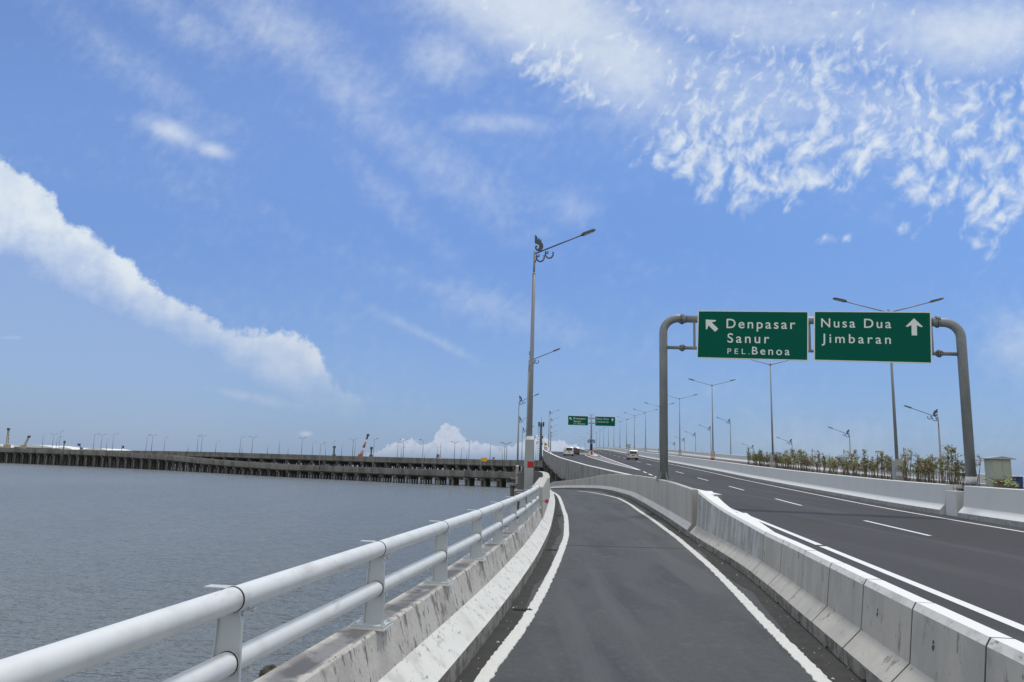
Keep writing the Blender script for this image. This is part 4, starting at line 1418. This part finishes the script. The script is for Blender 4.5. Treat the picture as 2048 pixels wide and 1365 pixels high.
# ------------------------------------------------------------------ cars
def make_car(paint, w=1.68, Hc=1.62, L=3.9, name='car'):
    r = empty(name, (0, 0, 0))
    # side profile (y back->front, z); built as grid of sections across x
    prof = [(0.0, .32), (-.04, .55), (0.0, .88), (.04, .98), (.20, Hc - .12), (.34, Hc - .01), (1.2, Hc), (1.95, Hc - .06), (2.75, 1.02), (3.65, .88), (L, .62), (L, .30), (3.0, .22), (.5, .22)]
    mb = MB()
    cols = []
    for x in (-1, -.93, -.6, 0, .6, .93, 1):
        row = []
        for (y, z) in prof:
            t = max(0, (z - .95) / (Hc - .95))
            hw = w / 2 * (1 - .17 * t)
            zz = z - (.03 if abs(x) == 1 and z > .5 else 0)
            yy = y + (.08 * (abs(x) ** 4)) * (1 if y < L / 2 else -1)
            row.append((x * hw, yy, zz))
        cols.append(row)
    n = len(prof)
    vs = [v for row in cols for v in row]
    fs = []
    for i in range(len(cols) - 1):
        for k in range(n):
            fs.append((i * n + k, i * n + (k + 1) % n, (i + 1) * n + (k + 1) % n, (i + 1) * n + k))
    fs.append(tuple(range(n))); fs.append(tuple((len(cols) - 1) * n + k for k in range(n)))
    mb.add(vs, fs, 0, False)
    mb.build('body', paint, r)
    mb = MB()
    a = [(-.62, .045, 1.0), (.62, .045, 1.0), (.54, .205, Hc - .16), (-.54, .205, Hc - .16)]
    mb.add([(x, y - .02, z) for x, y, z in a] + [(x, y + .03, z) for x, y, z in a], [(0, 1, 2, 3), (4, 5, 6, 7), (0, 1, 5, 4), (1, 2, 6, 5), (2, 3, 7, 6), (3, 0, 4, 7)])
    mb.build('rear_window', M_glass, r)
    for s in (-1, 1):
        mb = MB()
        mb.add([(s * (w / 2 + .004), .35, 1.0), (s * (w / 2 + .004), 2.6, 1.0), (s * (w / 2 * .86 + .004), 1.95, Hc - .12), (s * (w / 2 * .86 + .004), .5, Hc - .1)], [(0, 1, 2, 3)])
        mb.build('side_window', M_glass, r)
        mb = MB(); mb.box(s * w / 2 - .16 * (s > 0) - .02 * (s < 0), s * w / 2 + .16 * (s < 0) + .02 * (s > 0), -.03, .14, .72, .98); mb.build('tail_light', M_tail, r)
        mb = MB(); mb.box(min(s * w / 2, s * (w / 2 + .2)), max(s * w / 2, s * (w / 2 + .2)), 2.35, 2.45, 1.0, 1.14); mb.build('mirror', paint, r)
        for y in (.75, 3.1):
            mb = MB(); mb.tube([(s * (w / 2 - .2), y, .3), (s * (w / 2 + .01), y, .3)], .3, 18); mb.build('wheel', M_tyre, r)
    mb = MB(); mb.box(-w / 2 * .95, w / 2 * .95, -.10, .12, .34, .58); mb.build('bumper', paint, r, bevel=.03)
    mb = MB(); mb.box(-.25, .25, -.075, -.045, .70, .83); mb.build('number_plate', M_plate, r)
    return r


c1 = make_car(M_cars); y = 124.0; c1.location = ((1275.5 - 1024) / 1480 * y, y, MZ(y) + .005); c1.rotation_euler = (0, 0, -.07)
tag(c1, 'pale silver hatchback driving up the main road', 'car', 'cars')
c2 = make_car(M_carw, 1.78, 1.72, 4.3); y = 142.0; c2.location = ((1146 - 1024) / 1480 * y, y, MZ(y) + .01); c2.rotation_euler = (0, 0, -.03)
tag(c2, 'white minivan driving up the exit lane', 'car', 'cars')
c3 = make_car(M_card, 1.75, 1.55, 4.2); y = 154.0; c3.location = ((1158 - 1024) / 1480 * y, y, MZ(y) + .02); c3.rotation_euler = (0, 0, -.05)
tag(c3, 'dark car half hidden beside the white minivan', 'car', 'cars')

# ------------------------------------------------------------------ distant bridges over the water
def zpath(pts, step=6.0):
    a = np.array(pts, float)
    out = []
    for i in range(len(a) - 1):
        L = np.linalg.norm(a[i + 1][:2] - a[i][:2]); k = max(1, int(L / step))
        for j in range(k):
            out.append(tuple(a[i] + (a[i + 1] - a[i]) * j / k))
    out.append(tuple(a[-1]))
    return out


def far_bridge(name, label, pts, width, par_h, th, sp, npile, cap_h, nrows=2):
    root = empty(name, (pts[0][0], pts[0][1], WATER_Z))
    inv = Matrix.Translation(-root.location)
    def part(mb, nm, m):
        o = mb.build(nm, m, root); o.matrix_parent_inverse = inv; return o
    P = zpath(pts)
    part(sweep(MB(), P, [(0, -par_h), (width, -par_h), (width, -par_h - th), (width - .8, -par_h - th - .5), (.8, -par_h - th - .5), (0, -par_h - th)], 0), 'deck', M_deck)
    for nm, o in (('parapet', 0), ('parapet', width - .3)):
        mb = sweep(MB(), P, [(o, -par_h - .1), (o, 0), (o + .3, 0), (o + .3, -par_h - .1)], [0, 1, 0, 0])
        for r0, r1 in zip(P[::1], P[1::1]):   # panel ribs
            v = Vector((r1[0] - r0[0], r1[1] - r0[1], 0)); L = v.length; v /= L; n_ = Vector((v.y, -v.x, 0))
            if o == 0:
                for q in range(3):
                    c = Vector(r0[:3]) + v * (L * q / 3)
                    ff = r0[2] + (r1[2] - r0[2]) * q / 3
                    w0 = c + v * .25
                    mb.add([c - n_ * .08 + Vector((0, 0, -par_h)), w0 - n_ * .08 + Vector((0, 0, -par_h)), w0 - n_ * .08, c - n_ * .08,
                            c + Vector((0, 0, -par_h)), w0 + Vector((0, 0, -par_h)), w0, c], [(0, 1, 2, 3), (0, 4, 7, 3), (1, 5, 6, 2), (3, 2, 6, 7)], 0)
        part(mb, nm, [M_deck, M_conc_wall])
    # bents
    a = np.array(P); seg = np.hypot(np.diff(a[:, 0]), np.diff(a[:, 1])); cum = np.concatenate([[0], np.cumsum(seg)])
    total = cum[-1]; k = 0; d = sp * .5
    while d < total and k < 98:
        x, y, z = (np.interp(d, cum, a[:, i]) for i in range(3))
        i = min(np.searchsorted(cum, d), len(P) - 1)
        v = Vector((a[i][0] - a[i - 1][0], a[i][1] - a[i - 1][1], 0)).normalized(); n_ = Vector((v.y, -v.x, 0))
        M = Matrix(((n_.x, v.x, 0, x), (n_.y, v.y, 0, y), (0, 0, 1, 0), (0, 0, 0, 1)))
        zt = z - par_h - th - .5
        mb = MB()
        mb.prism([(.3, zt), (width - .3, zt), (width - .3, zt - cap_h * .6), (width - 1.2, zt - cap_h), (1.2, zt - cap_h), (.3, zt - cap_h * .6)], -.7, .7, M=M)
        for q in range(npile):
            ox = .9 + (width - 1.8) * q / (npile - 1)
            for rw in range(nrows):
                oy = (-.55 if rw == 0 else .55) if nrows == 2 else 0
                p0 = M @ Vector((ox, oy, 0)); p0.z = WATER_Z - 1
                p1 = M @ Vector((ox, oy, 0)); p1.z = zt - cap_h * .5
                mb.tube([p0, p1], .36, 7, caps=False, mi=1 if q == 0 and rw == 0 else 0)
        part(mb, 'pile_bent', [M_pier, M_deck])
        d += sp * (1 + rnd.uniform(-.03, .03)); k += 1
    tag(root, label, 'bridge')
    return root


def pz(px, py, D):
    v = at(px, py, D); return (v.x, v.y, v.z)


# travel from right to left so that offset 0 (right-hand side) ... path given left -> right, offsets to the right = towards camera; use negative by reversing
LOW = [pz(1075, 946, 250), pz(1040, 945.5, 254), pz(900, 941, 262), pz(760, 936.5, 275), pz(640, 932, 290), pz(560, 929, 300), pz(470, 923.5, 318), pz(400, 918, 333), pz(330, 911, 350), pz(200, 903, 372), pz(60, 898, 392), pz(-150, 892, 420), pz(-400, 884, 450)]
UP = [pz(1100, 921.5, 292), pz(1000, 920, 325), pz(850, 916.5, 360), pz(700, 912.5, 385), pz(560, 908.5, 400), pz(430, 904.5, 412), pz(330, 902.5, 425), pz(200, 901, 440), pz(60, 897.5, 462), pz(-150, 892, 500), pz(-400, 884, 540)]
far_bridge('low_viaduct', 'long low grey viaduct on closely spaced piles nearest across the water', LOW, 7.0, 1.35, .6, 6.0, 4, 1.3)
far_bridge('high_viaduct', 'higher grey viaduct crossing behind the low one', UP, 12.0, 1.3, 1.2, 8.0, 4, 1.6)
UP2 = [(x + 4, y + 45, z - .5) for x, y, z in UP]
far_bridge('rear_viaduct', 'third viaduct seen between the piers of the higher one', UP2, 12.0, 1.3, 1.2, 9.0, 3, 1.6)

# lamps along the distant bridges
FD = empty('distant_double_lamp', (0, 0, 0))
mb = MB(); mb.tube([(0, 0, 0), (0, 0, 9.2)], [.17, .11], 6); mb.build('pole', M_pole, FD)
for s in (-1, 1):
    mb = MB(); mb.tube([(0, 0, 8.9), (s * 1.6, 0, 9.5)], .07, 5); mb.build('arm', M_pole, FD)
    mb = MB(); mb.box(min(s * 1.4, s * 2.2), max(s * 1.4, s * 2.2), -.15, .15, 9.45, 9.62); mb.build('lamp_head', M_poledark, FD)
FS = empty('distant_single_lamp', (0, 0, 0))
mb = MB(); mb.tube([(0, 0, 0), (0, 0, 9.6)], [.16, .09], 6); mb.build('pole', M_pole, FS)
mb = MB(); mb.tube([(0, 0, 9.3), (.2, 1.8, 9.8)], .06, 5); mb.build('arm', M_pole, FS)
mb = MB(); mb.box(.05, .35, 1.6, 2.4, 9.75, 9.9); mb.build('lamp_head', M_poledark, FS)
# image columns and lamp top rows of the poles in the photograph, read with their deck distance
dd = [(108, 868), (205, 869), (306, 870), (405, 872), (506, 874), (605, 876), (707, 878), (808, 880), (910, 884), (1014, 886), (1010, 886)]
dsg = [(88, 868, 895), (122, 862, 897), (190, 868, 899), (228, 868, 900), (295, 870, 901), (331, 874, 902), (397, 870, 903), (433, 882, 903.5), (482, 874, 905), (536, 889, 907), (560, 879, 908), (626, 884, 910), (642, 886, 932), (668, 882, 912), (684, 890, 912),
       (711, 882, 913), (749, 877, 937), (796, 884, 915), (847, 880, 940), (875, 894, 917), (882, 886, 918), (923, 896, 919), (939, 882, 942), (981, 889, 920), (1005, 901, 921), (115, 874, 898), (215, 878, 900), (377, 888, 903), (485, 890, 905), (577, 893, 908), (652, 891, 912), (803, 895, 916), (850, 904, 917), (934, 902, 919)]
fi = 0
for (px, py) in dd:
    D = float(np.interp(px, [-150, 60, 200, 330, 560, 850, 1100], [500, 462, 440, 425, 400, 360, 292])) + 6
    p = at(px, py, D)
    o = FD if fi == 0 else copy_tree(FD); fi += 1
    s = 1.0
    o.location = (p.x, p.y, p.z - 9.5)
    o.rotation_euler = (0, 0, rnd.uniform(-.3, .3))
    tag(o, 'distant two-armed lamp standing up from the higher viaduct', 'street lamp', 'two-armed lamps on the distant viaduct')
fi = 0
for (px, py, pb) in dsg:
    low = pb > 925
    D = float(np.interp(px, [-150, 60, 200, 330, 560, 850, 1100], [420, 392, 372, 350, 300, 265, 250])) if low else float(np.interp(px, [-150, 60, 200, 330, 560, 850, 1100], [500, 462, 440, 425, 400, 360, 292])) - 3
    p = at(px, py, D); q = at(px, pb, D)
    o = FS if fi == 0 else copy_tree(FS); fi += 1
    h = max(3.0, p.z - q.z + 1.5)
    o.location = (p.x, p.y - (.3 if low else 0), p.z - h)
    o.scale = (1, 1, h / 9.8)
    o.rotation_euler = (0, 0, rnd.uniform(-1, 1))
    tag(o, 'distant slim lamp post standing up from the low viaduct' if low else 'distant slim lamp post standing up from the higher viaduct', 'street lamp', 'slim lamps on the low viaduct' if low else 'slim lamps on the higher viaduct')

# port buildings and cranes at the far left
def warehouse(px0, px1, ytop, ybase, D, lab):
    a = at(px0, ybase, D); b = at(px1, ybase, D); t = at((px0 + px1) / 2, ytop, D)
    w = b.x - a.x
    zb_ = WATER_Z; H = t.z - zb_
    r = empty('warehouse', ((a.x + b.x) / 2, D, zb_))
    mb = MB(); mb.box(-w / 2, w / 2, 0, 40, 0, H - 2.2); mb.build('wall', M_ware, r)
    mb = MB(); mb.prism([(-w / 2 - 1, H - 2.2), (w / 2 + 1, H - 2.2), (w / 2, H - 1.2), (w * .2, H - .1), (0, H), (-w * .2, H - .1), (-w / 2, H - 1.2)], -1.5, 41); mb.build('roof', M_roof, r)
    mb = MB()
    for k in range(6): mb.box(-w / 2 + (k + .3) * w / 6, -w / 2 + (k + .7) * w / 6, -.1, -.02, 1, H - 5)
    mb.build('door', M_signback, r)
    tag(r, lab, 'building', 'warehouses beyond the viaduct')
warehouse(-40, 12, 889, 898, 600, 'white roofed warehouse at the photo edge beyond the viaduct')
warehouse(16, 104, 890, 899, 610, 'long white roofed warehouse behind the harbour cranes')
warehouse(108, 145, 895, 900, 620, 'small pale warehouse beyond the tall dark post')
warehouse(165, 216, 897, 902, 630, 'low pale warehouse roof furthest along the viaduct')
def crane(px0, py0, px1, py1, D, wid, mats, lab, name='harbour_crane'):
    a = at(px0, py0, D); b = at(px1, py1, D)
    r = empty(name, (a.x, a.y, WATER_Z))
    loc = Vector((a.x, a.y, WATER_Z))
    mb = MB(); mb.tube([(0, 0, 0), (0, 0, a.z - WATER_Z)], 1.2, 8); mb.build('mast', M_signback, r)
    A = a - loc; B = b - loc
    n = 5
    for k in range(n):
        p, q = A.lerp(B, k / n), A.lerp(B, (k + 1) / n)
        mb = MB()
        for dx, dy_ in ((-wid, 0), (wid, 0), (0, wid)):
            f0 = 1 - .5 * k / n; f1 = 1 - .5 * (k + 1) / n
            mb.tube([p + Vector((dx * f0, dy_ * f0, 0)), q + Vector((dx * f1, dy_ * f1, 0))], wid * .32, 5)
        mb.tube([p + Vector((-wid, 0, 0)), q + Vector((wid * .5, 0, 0))], wid * .2, 4)
        mb.build('boom_section', mats[k % len(mats)], r)
    mb = MB(); mb.box(-.8, .8, -.6, .6, -.6, .8, M=Matrix.Translation(B)); mb.build('boom_head', M_poledark, r)
    cw = min(1.6, wid * 1.8); mb = MB(); mb.box(-cw, cw, -cw, cw, -1, cw, M=Matrix.Translation(A)); mb.build('cab', mats[0], r)
    tag(r, lab, 'crane', 'cranes beyond the viaducts')
crane(14, 894, 17, 859, 520, .9, [M_crane], 'upright pale crane boom at the photo edge above the warehouse')
crane(47, 895, 58, 874, 520, .8, [M_crane], 'beige crane boom leaning over the long warehouse roof')
crane(721, 913, 736, 871, 470, .75, [M_cranered, M_roof], 'red and white crane boom leaning above the higher viaduct')
crane(668, 912, 668.5, 895, 460, .5, [M_poledark], 'short dark upright pile rig next to the red and white crane', 'pile_rig')
crane(742, 913, 743, 897, 460, .5, [M_poledark], 'short dark pile rig on the far side of the red and white crane', 'pile_rig')
crane(163, 898, 158, 890, 500, .4, [M_signback], 'small dark inclined boom above the low warehouse roof', 'pile_rig')
p = at(126, 899, 370)
r = empty('dark_post', (p.x, p.y, WATER_Z)); tag(r, 'dark stub post standing on the low viaduct beside the tall slim lamp', 'post')
H = at(127, 882, 370).z - WATER_Z
mb = MB(); mb.tube([(0, 0, 0), (.3, 0, H - 1)], .28, 8); mb.build('shaft', M_poledark, r)
mb = MB(); mb.box(-.1, .7, -.3, .3, H - 1.2, H); mb.build('head', M_poledark, r)

def board(px0, px1, py0, py1, D, pb, m, lab, name='sign_board_post'):
    a = at(px0, py1, D); b = at(px1, py0, D); q = at(px0, pb, D)
    r = empty(name, (a.x, a.y, q.z))
    w = b.x - a.x; z0 = a.z - q.z; z1 = b.z - q.z
    mb = MB(); mb.box(0, w, -.1, 0, z0, z1); mb.build('plate', m, r)
    mb = MB(); mb.tube([(-.3, 0, 0), (-.3, 0, z1 + .1)], .14, 8); mb.tube([(-.3, 0, z1 - .2), (w, .02, z1 - .2)], .09, 6); mb.build('post', M_pole, r)
    tag(r, lab, 'road sign')
board(964, 974.5, 916, 923, 255, 944, M_yellow, 'yellow rectangular sign on a post of the low viaduct', 'yellow_sign')
board(244.5, 248.5, 892, 897, 420, 902, M_blue, 'small blue sign above the higher viaduct', 'blue_sign')
board(874, 879, 909, 916, 340, 919, M_signback, 'small grey frame sign on the higher viaduct below the cumulus', 'frame_sign')
board(986, 989.5, 915, 919, 320, 922, M_signback, 'tiny dark sign behind the yellow sign', 'small_sign')

# rock in the water
bm = bmesh.new(); bmesh.ops.create_icosphere(bm, subdivisions=3, radius=1)
rr = random.Random(5)
for v in bm.verts:
    f = 1 + .25 * math.sin(v.co.x * 4 + 1) * math.cos(v.co.y * 5) + rr.uniform(-.07, .07)
    v.co = Vector((v.co.x * .42 * f, v.co.y * .36 * f, v.co.z * .30 * f))
me = bpy.data.meshes.new('shore_rock'); bm.to_mesh(me); bm.free(); me.materials.append(M_rock)
o = bpy.data.objects.new('shore_rock', me); COL.objects.link(o)
d = ray(541, 1347); k = (WATER_Z + .1) / d.z
o.location = d * k
tag(o, 'dark wet rock poking out of the water below the railing', 'rock')
